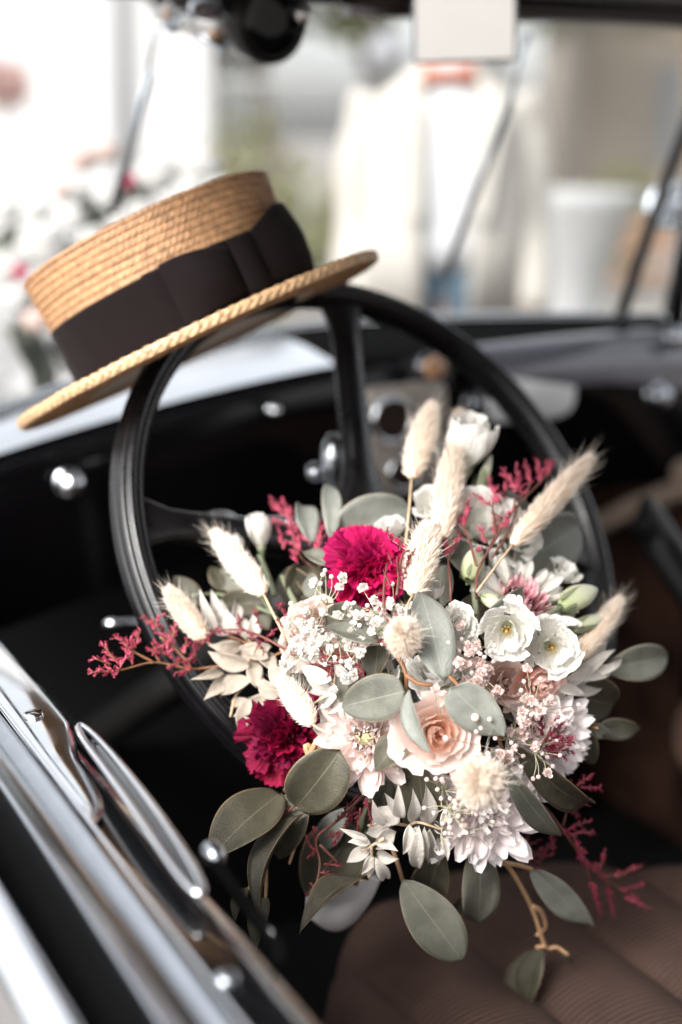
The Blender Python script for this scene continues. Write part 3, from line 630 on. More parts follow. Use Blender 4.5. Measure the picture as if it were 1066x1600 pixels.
# garnish plate: wide ahead of the handle, ends in a rounded tongue
mb = MB(); V = []; nF = 46; nA = 12
for j in range(nF):
    f = 1.27 - (1.27 - 0.66) * j / (nF - 1)
    dt = f - 0.66
    outer = 0.2015
    inner = 0.2362
    if f < 0.80: inner = 0.2362 - 0.012 * min(1, (0.80 - f) / 0.05) ** 1.2
    if dt < 0.10: inner = outer + 0.001 + (inner - outer - 0.001) * math.sqrt(max(0, 1 - (1 - dt / 0.10) ** 2))
    for i in range(nA):
        q = i / (nA - 1); r = outer + (inner - outer) * q
        z = 0.9965 + 0.0045 * (1 - (2 * q - 1) ** 2) ** 0.5 + 0.0012 * math.sin(f * 23)
        V.append((r, f, z))
mb.add(V, grid_faces(nA, nF)); dpart('garnish_plate', mb, M_chrome)
def screw(parent, c, r, M_=None):
    mb = MB(); T = Matrix.Translation(c)
    lathe(mb, [(r, 0), (r * 0.95, r * 0.25), (r * 0.6, r * 0.42), (r * 0.1, r * 0.46)], 22, T, True)
    s_ = obj('screw', mb.me('screw', M_chrome), parent, CARM)
    mb = MB(); box(mb, (c[0], c[1], c[2] + r * 0.44), (r * 0.8, r * 0.09, r * 0.06), None); obj('slot', mb.me('slot', M_black, False), s_, CARM)
screw(DOOR, (0.2155, 0.811, 1.0005), 0.0066)
# chrome channel strips
def strip(name, pts, m, f0=-0.42, f1=1.28):
    mb = MB(); extr(mb, pts, f0, f1, 24, bend=lambda f: (0, 0.0006 * math.sin(f * 11))); dpart(name, mb, m)
strip('window_channel', [(0.1985, 0.988), (0.1988, 0.999), (0.1975, 1.0005), (0.1955, 0.9985), (0.192, 0.9955), (0.186, 0.9945), (0.180, 0.9955), (0.1755, 0.998), (0.1738, 0.9988), (0.1725, 0.996), (0.1728, 0.965)], M_satin)
strip('channel_lip', [(0.2016, 0.9975), (0.2026, 1.0008), (0.2016, 1.0022), (0.2004, 1.0008)], M_straw_stem if False else M_chrome)
strip('outer_strip', [(0.1500, 0.958), (0.1500, 0.984), (0.1495, 0.9875), (0.1475, 0.9885), (0.146, 0.9900), (0.1415, 0.9865), (0.135, 0.981), (0.127, 0.970), (0.122, 0.958)], M_chrome)
mb = MB(); extr(mb, [(0.1225, 0.957), (0.118, 0.945), (0.112, 0.93), (0.100, 0.88), (0.092, 0.80), (0.086, 0.70), (0.084, 0.55), (0.09, 0.42)], -0.42, 1.28, 24); dpart('door_skin', mb, M_paint)
# pull: a long tapering chrome rimmed loop on the inner edge
loop = []
A = Vector((0.2335, 0.775, 1.0)); B = Vector((0.2225, 0.560, 1.0)); ax_ = (B - A).normalized(); sd_ = Vector((-ax_.y, ax_.x, 0))
Lh = (B - A).length
for k in range(44):
    a = 2 * math.pi * k / 44; ca, sa = math.cos(a), math.sin(a)
    sx = math.copysign(abs(ca) ** 0.55, ca); sy = math.copysign(abs(sa) ** 0.8, sa)
    q = 0.5 + 0.5 * sx; wdt = 0.0058 + 0.0012 * q
    loop.append(A + ax_ * (Lh * q) + sd_ * (sy * wdt * 0.8) + Vector((0, 0, 0.004 + 0.004 * math.sin(q * math.pi))))
loop.append(loop[0]); loop.append(loop[1])
mb = MB(); tube(mb, loop, 0.0021, sides=9, cap=False); pl = dpart('door_pull', mb, M_chrome)
mb = MB(); V = [A + ax_ * (Lh * 0.5) + Vector((0, 0, 0.0005))] + [p_ - Vector((0, 0, 0.0035)) for p_ in loop[:44]]
mb.add(V, [(0, 1 + k, 1 + (k + 1) % 44) for k in range(44)]); obj('pull_recess', mb.me('pull_recess', M_paint), pl, CARM)
# inner handle: chrome knob with curved lever
mb = MB(); sphere(mb, (0.2525, 0.617, 0.989), 0.0085, 18, 12, (0.8, 1.1, 0.9)); hd = dpart('inner_handle', mb, M_satin)
mb = MB(); tube(mb, catmull([(0.2525, 0.612, 0.985), (0.257, 0.590, 0.975), (0.2575, 0.560, 0.972), (0.252, 0.535, 0.975), (0.243, 0.522, 0.98)], 7), lambda q: 0.0045 - 0.001 * q, sides=12)
obj('lever', mb.me('lever', M_gap), hd, CARM)
mb = MB(); sphere(mb, (0.2565, 0.556, 0.9765), 0.0022, 12, 8, (0.35, 1.5, 0.6)); obj('lever_glint', mb.me('lever_glint', M_chrome), hd, CARM)  # small chrome bead shaped as the highlight on the black lever
mb = MB(); sphere(mb, (0.2095, 0.500, 0.996), 0.006, 18, 12, (1, 1, 0.8)); dpart('lock_button', mb, M_satin)
mb = MB(); sphere(mb, P(100, 1428, 0.62) * 0 + Vector((0.163, 0.60, 0.975)), 0.004, 12, 8); 

# ---- knobs and gauges on the dash
def on_dash(px, py, f=1.318):
    v = P(px, py, 1) - CAM; d_ = f / v.dot(FC); p_ = CAM + v * d_; return Vector((p_.dot(RC), p_.dot(FC), p_.z))
def knob(name, c, r, L_, m, tilt=0):
    mb = MB(); T = Matrix.Translation(c) @ Matrix.Rotation(math.pi / 2 + tilt, 4, 'X')
    lathe(mb, [(r * 0.35, -0.012), (r * 0.35, L_ * 0.3), (r * 0.8, L_ * 0.45), (r, L_ * 0.7), (r * 0.92, L_ * 0.95), (r * 0.45, L_ * 1.1), (r * 0.02, L_ * 1.13)], 22, T)
    k_ = cpart(name, mb, m)
    mb = MB(); lathe(mb, [(r * 0.4, 0.001), (r * 1.15, 0.001), (r * 1.15, 0.003), (r * 0.4, 0.004)], 22, T); obj('bezel', mb.me('bezel', M_satin), k_, CARM)
    return k_
knob('dash_knob', on_dash(106, 752), 0.0125, 0.022, M_chrome)
knob('dash_knob', on_dash(425, 640), 0.006, 0.012, M_chrome)
knob('dash_knob', on_dash(735, 628, 1.32), 0.010, 0.018, M_satin)
knob('dash_knob', on_dash(1022, 617, 1.29), 0.014, 0.020, M_satin)
knob('dash_knob', on_dash(1052, 527, 1.29), 0.012, 0.018, M_satin)
knob('choke_knob', on_dash(668, 572, 1.30), 0.013, 0.02, M_amber)
# centre instrument stack
c = on_dash(640, 690, 1.30)
mb = MB(); rbox(mb, (c.x, c.y + 0.012, c.z), (0.052, 0.014, 0.062), 0.014); GP = cpart('instrument_panel', mb, M_gauge)
for (px, py, r) in ((612, 655, 0.024), (655, 690, 0.02), (628, 738, 0.018)):
    c = on_dash(px, py, 1.295); T = Matrix.Translation(c) @ Matrix.Rotation(math.pi / 2, 4, 'X')
    mb = MB(); lathe(mb, [(r * 0.86, -0.006), (r * 0.88, 0.004), (r, 0.008), (r * 1.1, 0.004), (r * 1.12, -0.006)], 26, T); g = obj('gauge', mb.me('gauge', M_chrome), GP, CARM)
    mb = MB(); lathe(mb, [(r * 0.01, 0.0), (r * 0.87, 0.0)], 26, T); obj('dial', mb.me('dial', M_brown), GP, CARM)
# added pale panel standing for a light reflection on the dash
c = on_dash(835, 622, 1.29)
mb = MB(); rbox(mb, (c.x, c.y + 0.004, c.z), (0.060, 0.008, 0.026), 0.022, n=4); cpart('dash_reflection_patch', mb, mat('pale_reflection', (0.75, 0.76, 0.78), 0.25, coat=0.5, var=0.15, vscale=20))
# column and stalks
mb = MB(); a0 = WC - WN * 0.05; a1 = WC - WN * 0.62
tube(mb, [a0, a1], 0.022, sides=16); CO = obj('steering_column', mb.me('steering_column', M_black), CAR)
mb = MB(); tube(mb, [WC - WN * 0.03, WC - WN * 0.11], lambda q: 0.038 - 0.010 * q, sides=20); obj('column_collar', mb.me('column_collar', M_chrome), CO)
mb = MB(); tube(mb, catmull([WC - WN * 0.09, P(470, 822, 1.22), P(390, 818, 1.2), P(355, 812, 1.19)]), 0.0035, 0.0045, 8); sphere(mb, P(345, 812, 1.19), 0.010, 14, 9, (1.4, 0.8, 0.7)); obj('indicator_stalk', mb.me('indicator_stalk', M_chrome), CO)
mb = MB(); sphere(mb, P(520, 722, 1.2), 0.016, 14, 9, (0.7, 0.8, 1.6)); sphere(mb, P(493, 738, 1.2), 0.009, 12, 8); obj('horn_switch', mb.me('horn_switch', M_satin), CO)
mb = MB(); tube(mb, catmull([P(176, 975, 1.25), P(205, 972, 1.26), P(240, 978, 1.28)]), 0.003, sides=7); sphere(mb, P(175, 974, 1.25), 0.0055, 14, 9, (1.3, 0.9, 0.8)); obj('window_winder', mb.me('window_winder', M_chrome), CAR)

# ---- steering wheel
SW = obj('steering_wheel', (lambda: None)() , None) if False else None
def wpt(t, r, h=0.0):
    a = math.radians(t); return WC + (WU * math.cos(a) + WV * math.sin(a)) * r + WN * h
mb = MB(); V = []; nT = 240; prof = []
nP = 60
for k in range(nP):
    a = 2 * math.pi * k / nP; rr = 1.0
    g = math.cos(9 * a) if math.cos(a) > -0.35 else 1
    rr = 1 - 0.11 * max(0, -g) 
    prof.append((math.cos(a) * 0.0115 * rr, math.sin(a) * 0.0155 * rr))
for j in range(nT):
    th = 360 * j / nT
    for (pr, ph) in prof: V.append(wpt(th, WR - 0.0115 + pr, ph))
F = grid_faces(nP, nT, True); 
n_ = nP
F += [((nT - 1) * n_ + i, (nT - 1) * n_ + (i + 1) % n_, (i + 1) % n_, i) for i in range(n_)]
mb.add(V, F)
SWE = obj('steering_wheel', mb.me('steering_wheel', M_wheel), CAR)
for th in (76, 166, 256, 346):
    mb = MB(); V = []; ns = 18
    for j in range(ns):
        q = j / (ns - 1); r = 0.02 + (WR - 0.022 - 0.02) * q
        wd = 0.0125 + 0.022 * math.exp(-(q / 0.16) ** 2) + 0.009 * math.exp(-((1 - q) / 0.07) ** 2); h = -0.028 * (1 - q) ** 1.3
        tk = 0.007 + 0.006 * (1 - q)
        e = WU * math.cos(math.radians(th)) + WV * math.sin(math.radians(th)); sd2 = WN.cross(e)
        for k in range(12):
            a = 2 * math.pi * k / 12; ca, sa = math.cos(a), math.sin(a)
            V.append(WC + e * r + sd2 * (math.copysign(abs(ca) ** 0.6, ca) * wd) + WN * (h + math.copysign(abs(sa) ** 0.7, sa) * tk))
    mb.add(V, grid_faces(12, ns, True)); obj('spoke', mb.me('spoke', M_wheel), SWE)
mb = MB(); HM = frame(WC - WN * 0.03, WN)
lathe(mb, [(0.001, 0.022), (0.02, 0.021), (0.034, 0.016), (0.044, 0.004), (0.048, -0.02)], 32, HM); obj('hub', mb.me('hub', M_wheel), SWE)
mb = MB(); lathe(mb, [(0.001, 0.030), (0.012, 0.029), (0.018, 0.022)], 24, HM); obj('horn_button', mb.me('horn_button', M_satin), SWE)

# ---- driver's seat: pleats run fore and aft, rounded front corner
mb = MB(); V = []; nx, ny = 150, 60
for j in range(ny):
    v_ = j / (ny - 1)
    for i in range(nx):
        u_ = i / (nx - 1); r = 0.375 + 0.57 * u_
        front = 0.985 - 0.26 * max(0, (0.60 - r) / 0.225) ** 2.2 - 0.24 * max(0, (r - 0.60) / 0.35) ** 1.7
        f = 0.20 + (front - 0.20) * v_
        edge = min(1, (1 - v_) / 0.10); e2 = min(1, u_ / 0.07, (1 - u_) / 0.07)
        z = 0.735 - 0.07 * (1 - math.sqrt(max(0, 1 - (1 - edge) ** 2))) - 0.07 * (1 - math.sqrt(max(0, 1 - (1 - e2) ** 2)))
        pl_ = abs(math.sin(math.pi * (r - 0.375) / 0.095)); z += 0.019 * (pl_ ** 0.5) - 0.019 + 0.004 * math.sin(f * 9 + r * 3)
        V.append((r, f, z))
mb.add(V, grid_faces(nx, ny))
top_n = nx * ny; fr = [(ny - 1) * nx + i for i in range(nx)]
SK = []
for i in range(nx):
    x_, y_, z_ = V[(ny - 1) * nx + i]; SK.append((x_, y_ - 0.01, 0.55))
base_i = len(mb.v); mb.v += SK; mb.uv += [(0, 0)] * nx
mb.f += [(fr[i], base_i + i, base_i + i + 1, fr[i + 1]) for i in range(nx - 1)]
for side in (0, nx - 1):
    b0 = len(mb.v)
    for j in range(ny):
        x_, y_, z_ = V[j * nx + side]; mb.v.append((x_, y_, 0.55)); mb.uv.append((0, 0))
    mb.f += [(j * nx + side, (j + 1) * nx + side, b0 + j + 1, b0 + j) for j in range(ny - 1)]
ST = cpart('driver_seat', mb, M_cloth)
mb = MB(); box(mb, (0.66, 0.52, 0.46), (0.24, 0.30, 0.08)); obj('seat_base', mb.me('seat_base', M_black, False), ST, CARM)
mb = MB(); rbox(mb, (0.66, 0.13, 0.98), (0.28, 0.07, 0.32), 0.06); obj('backrest', mb.me('backrest', M_cloth), ST, CARM)
mb = MB(); rbox(mb, (1.09, 0.66, 0.735), (0.14, 0.42, 0.05), 0.045); PS = cpart('passenger_seat', mb, mat('tan_cloth', (0.17, 0.10, 0.075), 0.95, spec=0.1, var=0.6, vscale=14, bump=0.5))
mb = MB(); rbox(mb, (1.09, 0.62, 0.51), (0.135, 0.34, 0.12), 0.03); obj('seat_base', mb.me('seat_base', M_brown), PS, CARM)
mb = MB(); tube(mb, catmull([P(1110, 960, 1.45), P(1040, 860, 1.5), P(1008, 812, 1.5), P(1000, 805, 1.5)]), 0.022, sides=12); obj('handbrake_lever', mb.me('handbrake_lever', M_black), CAR)
# headlining grab: top left swivel motor, mirror, wipers
def seg_(mb, p0, p1, r0, r1, s=20): tube(mb, [p0, p0.lerp(p1, 0.5), p1], r0, r1, s)
W0 = P(262, 5, 1.30); W1 = P(352, 42, 1.27); W2 = P(440, 48, 1.22)
mb = MB(); seg_(mb, P(232, -14, 1.31), P(272, 12, 1.30), 0.012, 0.016); seg_(mb, P(268, 8, 1.30), P(282, 18, 1.295), 0.021, 0.021); seg_(mb, P(282, 18, 1.295), P(360, 44, 1.27), 0.0165, 0.0205)
WMt = obj('wiper_motor', mb.me('wiper_motor', M_chrome), CAR)
mb = MB(); MM = frame(P(408, 30, 1.255), (P(440, 60, 1.0) - P(408, 30, 1.255)).normalized() * 0.2 + cdir(0.75, -0.35, 0.75))
lathe(mb, [(0.001, -0.03), (0.026, -0.03), (0.034, -0.02), (0.036, 0.0), (0.036, 0.014), (0.032, 0.022), (0.028, 0.018), (0.012, 0.016), (0.001, 0.016)], 36, MM)
obj('motor_cap', mb.me('motor_cap', M_dash), WMt)
mb = MB(); lathe(mb, [(0.0361, 0.010), (0.0375, 0.013), (0.0365, 0.019), (0.0345, 0.021)], 36, MM); obj('cap_ring', mb.me('cap_ring', M_black), WMt)
mb = MB(); sphere(mb, P(472, 22, 1.25), 0.009, 14, 9); obj('motor_nut', mb.me('motor_nut', M_chrome), WMt)
def wiper(a, b_, c_):
    mb = MB(); tube(mb, [a, a.lerp(b_, 0.5), b_], 0.0028, 0.0022, 8); sphere(mb, a, 0.0055, 12, 8); o_ = obj('wiper', mb.me('wiper', M_satin), CAR)
    mb = MB(); d_ = (c_ - b_).normalized(); tube(mb, [b_ - (c_ - b_) * 0.06, b_.lerp(c_, 0.5), c_], 0.0034, 0.003, 8); obj('wiper_blade', mb.me('wiper_blade', M_satin), o_)
    mb = MB(); off = RT * 0.0045 - FW * -0.001; tube(mb, [b_ + off, b_.lerp(c_, 0.5) + off, c_ + off], 0.0018, 0.0016, 5); obj('wiper_rubber', mb.me('wiper_rubber', M_black), o_)
wiper(P(248, 24, 1.42), P(231, 120, 1.45), P(172, 336, 1.53))
wiper(P(822, 60, 1.55), P(795, 160, 1.58), P(690, 440, 1.70))
MI = P(726, 25, 1.36)
mM = frame(MI, (cdir(-0.10, -0.33, 1)), 0.03)
mb = MB(); rbox(mb, (0, 0.005, 0), (0.0505, 0.048, 0.006), 0.005, mM); RM = obj('rear_view_mirror', mb.me('rear_view_mirror', M_satin), CAR)
mb = MB(); V = [mM @ Vector((x_, y_, 0.0066)) for x_, y_ in ((-0.047, -0.040), (0.047, -0.040), (0.047, 0.050), (-0.047, 0.050))]; mb.add(V, [(0, 1, 2, 3)]); obj('mirror_glass', mb.me('mirror_glass', mat('mirror_silver', (0.93, 0.93, 0.92), 0.03, metal=1), False), RM)
mb = MB(); tube(mb, [mM @ Vector((0, 0.03, -0.006)), mM @ Vector((0, 0.06, -0.03))], 0.005, sides=10); obj('mirror_stem', mb.me('mirror_stem', M_chrome), RM)
# outside mirror clamped on the far pillar
mb = MB(); lathe(mb, [(0.001, -0.02), (0.02, -0.016), (0.031, 0), (0.033, 0.006), (0.030, 0.008), (0.001, 0.008)], 28, frame(P(1047, 322, 1.86), cdir(-0.25, 0.1, 1))); sphere(mb, P(1068, 318, 1.84), 0.014, 12, 8)
obj('door_mirror', mb.me('door_mirror', M_satin), CAR)

# ------------------------------------------------------------ flowers lying on the bonnet
M_bloomp = mat('blush_bloom', (0.42, 0.31, 0.28), 0.6, var=0.15, vscale=40)
M_pinkf = mat('deep_pink_bloom', (0.40, 0.03, 0.09), 0.6, transl=0.2)
M_gfol = mat('grey_green_foliage', (0.17, 0.18, 0.15), 0.6, var=0.3, vscale=30)
fa = empty('bonnet_garland', 'white, blush and pink flower garland lying on the car bonnet beyond the windscreen', 'flower arrangement', Matrix.Translation(P(170, 430, 2.1)))
def bloom(px, py, d_, r, m, seed, name='bloom'):
    rnd = random.Random(seed); mb = MB(); c_ = P(px, py, d_)
    for k in range(26):
        a = k * 2.4; e = 0.15 + 1.25 * (k / 26) ** 0.6
        d3 = Vector((math.sin(e) * math.cos(a), -math.cos(e) * 0.7 + math.sin(e) * math.sin(a) * 0.3, math.sin(e) * math.sin(a) * 0.9 + 0.25 * math.cos(e))).normalized()
        sphere(mb, c_ + d3 * r * 0.55, r * rnd.uniform(0.34, 0.5), 7, 5, (1, 1, 0.55))
    obj(name, mb.me(name, m), fa)
for i, (px, py, d_, rp, m) in enumerate([(245, 275, 2.15, 38, M_bloomw), (315, 262, 2.2, 36, M_bloomw), (345, 300, 2.1, 30, M_bloomw), (70, 385, 2.0, 46, M_bloomw), (20, 415, 2.0, 34, M_bloomw), (115, 345, 2.1, 26, M_bloomw),
    (130, 250, 2.2, 28, M_bloomp), (165, 240, 2.25, 24, M_bloomp), (105, 290, 2.15, 24, M_bloomw), (200, 283, 2.1, 15, M_pinkf), (33, 425, 1.95, 15, M_pinkf), (95, 300, 2.1, 18, M_bloomp), (60, 500, 1.95, 26, M_bloomp), (280, 320, 2.05, 30, M_bloomw), (170, 310, 2.1, 26, M_bloomw), (12, 330, 2.1, 24, M_bloomw), (222, 330, 2.05, 24, M_bloomw), (90, 430, 2.0, 34, M_bloomw), (150, 380, 2.05, 34, M_bloomw), (60, 330, 2.1, 26, M_bloomw), (190, 350, 2.08, 26, M_bloomw), (250, 330, 2.1, 26, M_bloomw), (300, 300, 2.12, 30, M_bloomw), (30, 470, 1.98, 28, M_bloomw), (120, 300, 2.12, 26, M_bloomw)]):
    bloom(px, py, d_, rp * d_ / FPX, m, i)
mb = MB()
for (px, py, d_, rp) in ((150, 340, 2.12, 60), (70, 470, 2.02, 50), (210, 300, 2.15, 50), (40, 520, 1.98, 40), (120, 400, 2.05, 60), (270, 340, 2.12, 55), (20, 380, 2.05, 45)): leaf_cloud(mb, P(px, py, d_ + 0.04), rp * d_ / FPX * 0.8, 150, 0.012, rc)
obj('foliage', mb.me('foliage', M_gfol, False), fa, kind='stuff')
# ------------------------------------------------------------ straw boater hung over the wheel rim
HC = P(312, 533, 1.135)
ray = (HC - CAM).normalized()
hx = cdir(0.9, 0.437, 0.0)
hz = cdir(-0.437, 0.9, 0.0); hz = (hz - ray * hz.dot(ray)).normalized(); hx = hz.cross(ray).normalized() * -1
if hx.dot(RT) < 0: hx = -hx
tl = math.radians(3.2); hz = (hz * math.cos(tl) + ray * math.sin(tl)).normalized()
hx = (hx - hz * hx.dot(hz)).normalized(); hy = hz.cross(hx)
HM_ = Matrix(((hx.x, hy.x, hz.x, HC.x), (hx.y, hy.y, hz.y, HC.y), (hx.z, hy.z, hz.z, HC.z), (0, 0, 0, 1)))
HAT = empty('straw_boater', 'straw boater hat with a black ribbon hung over the top of the steering wheel', 'hat', HM_)
CR = 0.1005; CH = 0.096; BR = 0.1555
def hrad(z): return CR + 0.004 * (z / CH) - 0.0015 * math.sin(z / CH * math.pi)
def hpart(name, mb, m, parent=None, smooth=True, **k): return obj(name, mb.me(name, m, smooth), parent or HAT, HM_, **k)
def plait(r0, z0, r1, z1, thick=0.0009, pitch=0.0050, seedo=0.0, bulge=0.0012):
    """one ring of plaited straw between two edge circles; strands cross in a V"""
    rm = (r0 + r1) / 2; nT = int(2 * math.pi * rm / pitch) * 5; nC = 9
    dr, dz = r1 - r0, z1 - z0; Ln = math.hypot(dr, dz); nr, nz = dz / Ln, -dr / Ln
    V = []
    for i in range(nT):
        th = 2 * math.pi * i / nT; ph = 2 * math.pi * i / 5 + seedo + 1.5 * noise.noise(Vector((math.cos(th) * 5, math.sin(th) * 5, seedo))); irr = 1 + 0.55 * noise.noise(Vector((math.cos(th) * 22, math.sin(th) * 22, seedo))); zj = 0.0006 * noise.noise(Vector((math.cos(th) * 4, math.sin(th) * 4, seedo + 7)))
        for j in range(nC):
            c_ = -1 + 2 * j / (nC - 1)
            hgt = bulge * (1 - c_ * c_) ** 0.5 * 0.75 + irr * thick * (0.5 + 0.5 * math.cos(ph + 2.6 * abs(c_) + (math.pi if c_ > 0 else 0))) * (1 - 0.35 * c_ * c_)
            t_ = (c_ + 1) / 2; rr = r0 + dr * t_ + nr * hgt; zz = z0 + dz * t_ + nz * hgt + zj
            V.append((rr * math.cos(th), rr * math.sin(th), zz))
    F = []
    for i in range(nT):
        for j in range(nC - 1):
            a = i * nC + j; b_ = ((i + 1) % nT) * nC + j; F.append((a, b_, b_ + 1, a + 1))
    mb = MB(); mb.add(V, F); return mb
mb = MB(); lathe(mb, [(BR - 0.002, -0.0012), (hrad(0) - 0.002, -0.0012), (hrad(0) - 0.002, 0.02), (hrad(CH) - 0.003, CH - 0.003), (0.02, CH - 0.002), (0.0005, CH - 0.002)], 96)
crown = hpart('crown', mb, M_lining)
z = 0.046; k = 0
while z < CH - 0.002:
    z1 = min(CH, z + 0.0058); pb = plait(hrad(z1) - 0.0002, z1, hrad(z), z, seedo=k * 1.9); pb.f = [tuple(reversed(q)) for q in pb.f]
    # outward normal: profile runs downward so the bulge faces out
    hpart('plait_row', plait(hrad(z), z, hrad(z1), z1, seedo=k * 1.9), M_strawl, crown); z = z1; k += 1
r = hrad(CH) - 0.0005
while r > 0.012:
    r1 = max(0.006, r - 0.0085); hpart('plait_row', plait(r, CH, r1, CH, seedo=k, bulge=0.0008), M_strawl, crown); r = r1; k += 1
brim = hpart('brim', (lambda m_: (lathe(m_, [(BR - 0.001, -0.0026), (hrad(0) - 0.003, -0.0026), (hrad(0) - 0.003, -0.0014), (BR - 0.001, -0.0014)], 96), m_)[-1])(MB()), M_lining)
r = BR - 0.006
while r > CR + 0.002:
    r1 = max(CR, r - 0.0085); hpart('plait_row', plait(r, 0, r1, 0, seedo=k, bulge=0.0008), M_strawp, brim); hpart('plait_row', plait(r1, -0.0028, r, -0.0028, seedo=k, bulge=0.0006), M_strawl, brim); r = r1; k += 1
# stout plait round the brim's edge
hpart('edge_plait', plait(BR - 0.0005, -0.0040, BR + 0.0004, 0.0038, thick=0.0013, pitch=0.0078, bulge=0.0012), M_strawp, brim)
hpart('edge_plait', plait(BR - 0.0005, 0.0038, BR - 0.009, 0.0014, thick=0.0012, pitch=0.0092, bulge=0.0010), M_strawp, brim)
hpart('edge_plait', plait(BR - 0.009, -0.0038, BR - 0.0005, -0.0040, thick=0.0010, pitch=0.0092, bulge=0.0008), M_strawl, brim)
weave(M_ribbon, 160, 0.5, 'X', 0.0006)
# ribbon and flat bow
mb = MB(); V = []; nT = 160; pr = [(-0.0005, 0.001), (0.0022, 0.0015), (0.0026, 0.006), (0.0024, 0.025), (0.0025, 0.045), (0.0026, 0.0515), (0.002, 0.0535), (-0.0005, 0.0535)]
for (dr, z) in pr:
    for i in range(nT):
        th = 2 * math.pi * i / nT; rr = hrad(z) + dr + 0.0003 * math.sin(th * 23 + z * 60); V.append((rr * math.cos(th), rr * math.sin(th), z))
mb.add(V, grid_faces(nT, len(pr), True)); RB = hpart('ribbon', mb, M_ribbon)
def band(a0, a1, z0f, z1f, off, name, amp=0.0, nseg=40, parent=RB, wrin=0):
    mb = MB(); V = []; nz = 14
    for j in range(nz):
        for i in range(nseg):
            q = i / (nseg - 1); th = math.radians(a0 + (a1 - a0) * q); z = z0f(q) + (z1f(q) - z0f(q)) * j / (nz - 1)
            u = j / (nz - 1)
            rr = hrad(z) + off + amp * math.sin(q * math.pi) ** 0.8 * (0.55 + 0.45 * math.sin(u * math.pi)) + wrin * math.sin(u * 9 + q * 4) * (1 - q) ** 2
            V.append((rr * math.cos(th), rr * math.sin(th), z))
    mb.add(V, grid_faces(nseg, nz)); o_ = hpart(name, mb, M_ribbon, parent); s_ = o_.modifiers.new('solid', 'SOLIDIFY'); s_.thickness = 0.0008; return o_
band(-100, -92, lambda q: 0.002, lambda q: 0.0545, 0.0034, 'ribbon_seam', 0.0006)
band(-92, -62, lambda q: 0.004 + 0.008 * q, lambda q: 0.056 - 0.009 * q * q, 0.0035, 'bow_loop', 0.015, wrin=0.0)
band(-55, -12, lambda q: 0.012 * (1 - q), lambda q: 0.049 + 0.016 * min(1, q * 2.2), 0.0035, 'bow_loop', 0.017)
band(-64, -53, lambda q: 0.008, lambda q: 0.052, 0.011, 'bow_knot', 0.0045, 16)
# ------------------------------------------------------------ the bouquet
rb = random.Random(21)
BQ = empty('bridal_bouquet', 'bridal bouquet of roses, carnations, lisianthus, bunny tails and eucalyptus resting against the steering wheel', 'bouquet', Matrix.Translation(P(560, 1330, 0.97)))
def bp(name, me, M=None, parent=None, label=None, **k):
    o = obj(name, me, parent or BQ, M, **k)
    if label: o['label'] = label
    return o
CI = Matrix(((RT.x, UP.x, -FW.x, CAM.x), (RT.y, UP.y, -FW.y, CAM.y), (RT.z, UP.z, -FW.z, CAM.z), (0, 0, 0, 1)))

# ---- petals ------------------------------------------------
def shell(r0, r1, r2, h, ha, seed, flare=0.0, curl=0.0, wav=0.02, spiral=0.0, nu=19, nv=11, dip=0.16, point=0.0):
    """a cupped petal wrapped round the flower's axis (unit flower), radius r0 at the foot, r1 half way, r2 at the lip"""
    rnd = random.Random(seed); V = []; UVs = []; ph = rnd.uniform(0, 6); p2 = rnd.uniform(0, 6)
    for j in range(nv):
        v = j / (nv - 1)
        for i in range(nu):
            u = -1 + 2 * i / (nu - 1)
            wdt = ha * (0.42 + 0.58 * min(1.0, (v * 1.5)) ** 0.7)
            a = u * wdt
            top = h * (1 - dip * abs(u) ** 2.6 + point * (1 - abs(u)) ** 2)
            r = (1 - v) ** 2 * r0 + 2 * v * (1 - v) * (2 * r1 - 0.5 * r0 - 0.5 * r2) + v * v * r2
            r += spiral * u + flare * max(0, v - 0.6) ** 2 * 6.2
            z = top * v - curl * max(0, v - 0.62) ** 2 * 6.9
            lip = max(0, v - 0.45) / 0.55
            r += wav * lip * math.sin(3.1 * u + ph) + wav * 0.5 * lip * math.sin(7.3 * u + p2); z += wav * 0.7 * lip * math.sin(4.7 * u + p2) + wav * 0.35 * lip * lip * math.sin(13 * u + ph); r += wav * 0.4 * lip * lip * math.sin(17 * u + p2)
            V.append((r * math.cos(a), r * math.sin(a), z)); UVs.append(((u + 1) / 2, v))
    return V, grid_faces(nu, nv), UVs
SH = {}
def shell_me(name, m, *a, **k):
    key = (name, m.name, a, tuple(sorted(k.items())))
    if key not in SH: V, F, U = shell(*a, **k); SH[key] = mesh(name, V, F, m, U)
    return SH[key]
def calyx(M, m=M_greenstem, r=0.2, depth=0.9):
    mb = MB(); lathe(mb, [(0.03, -depth), (0.05, -0.4), (r, -0.12), (r * 1.15, 0.02), (r * 0.8, 0.08), (0.01, 0.06)], 12); return mb
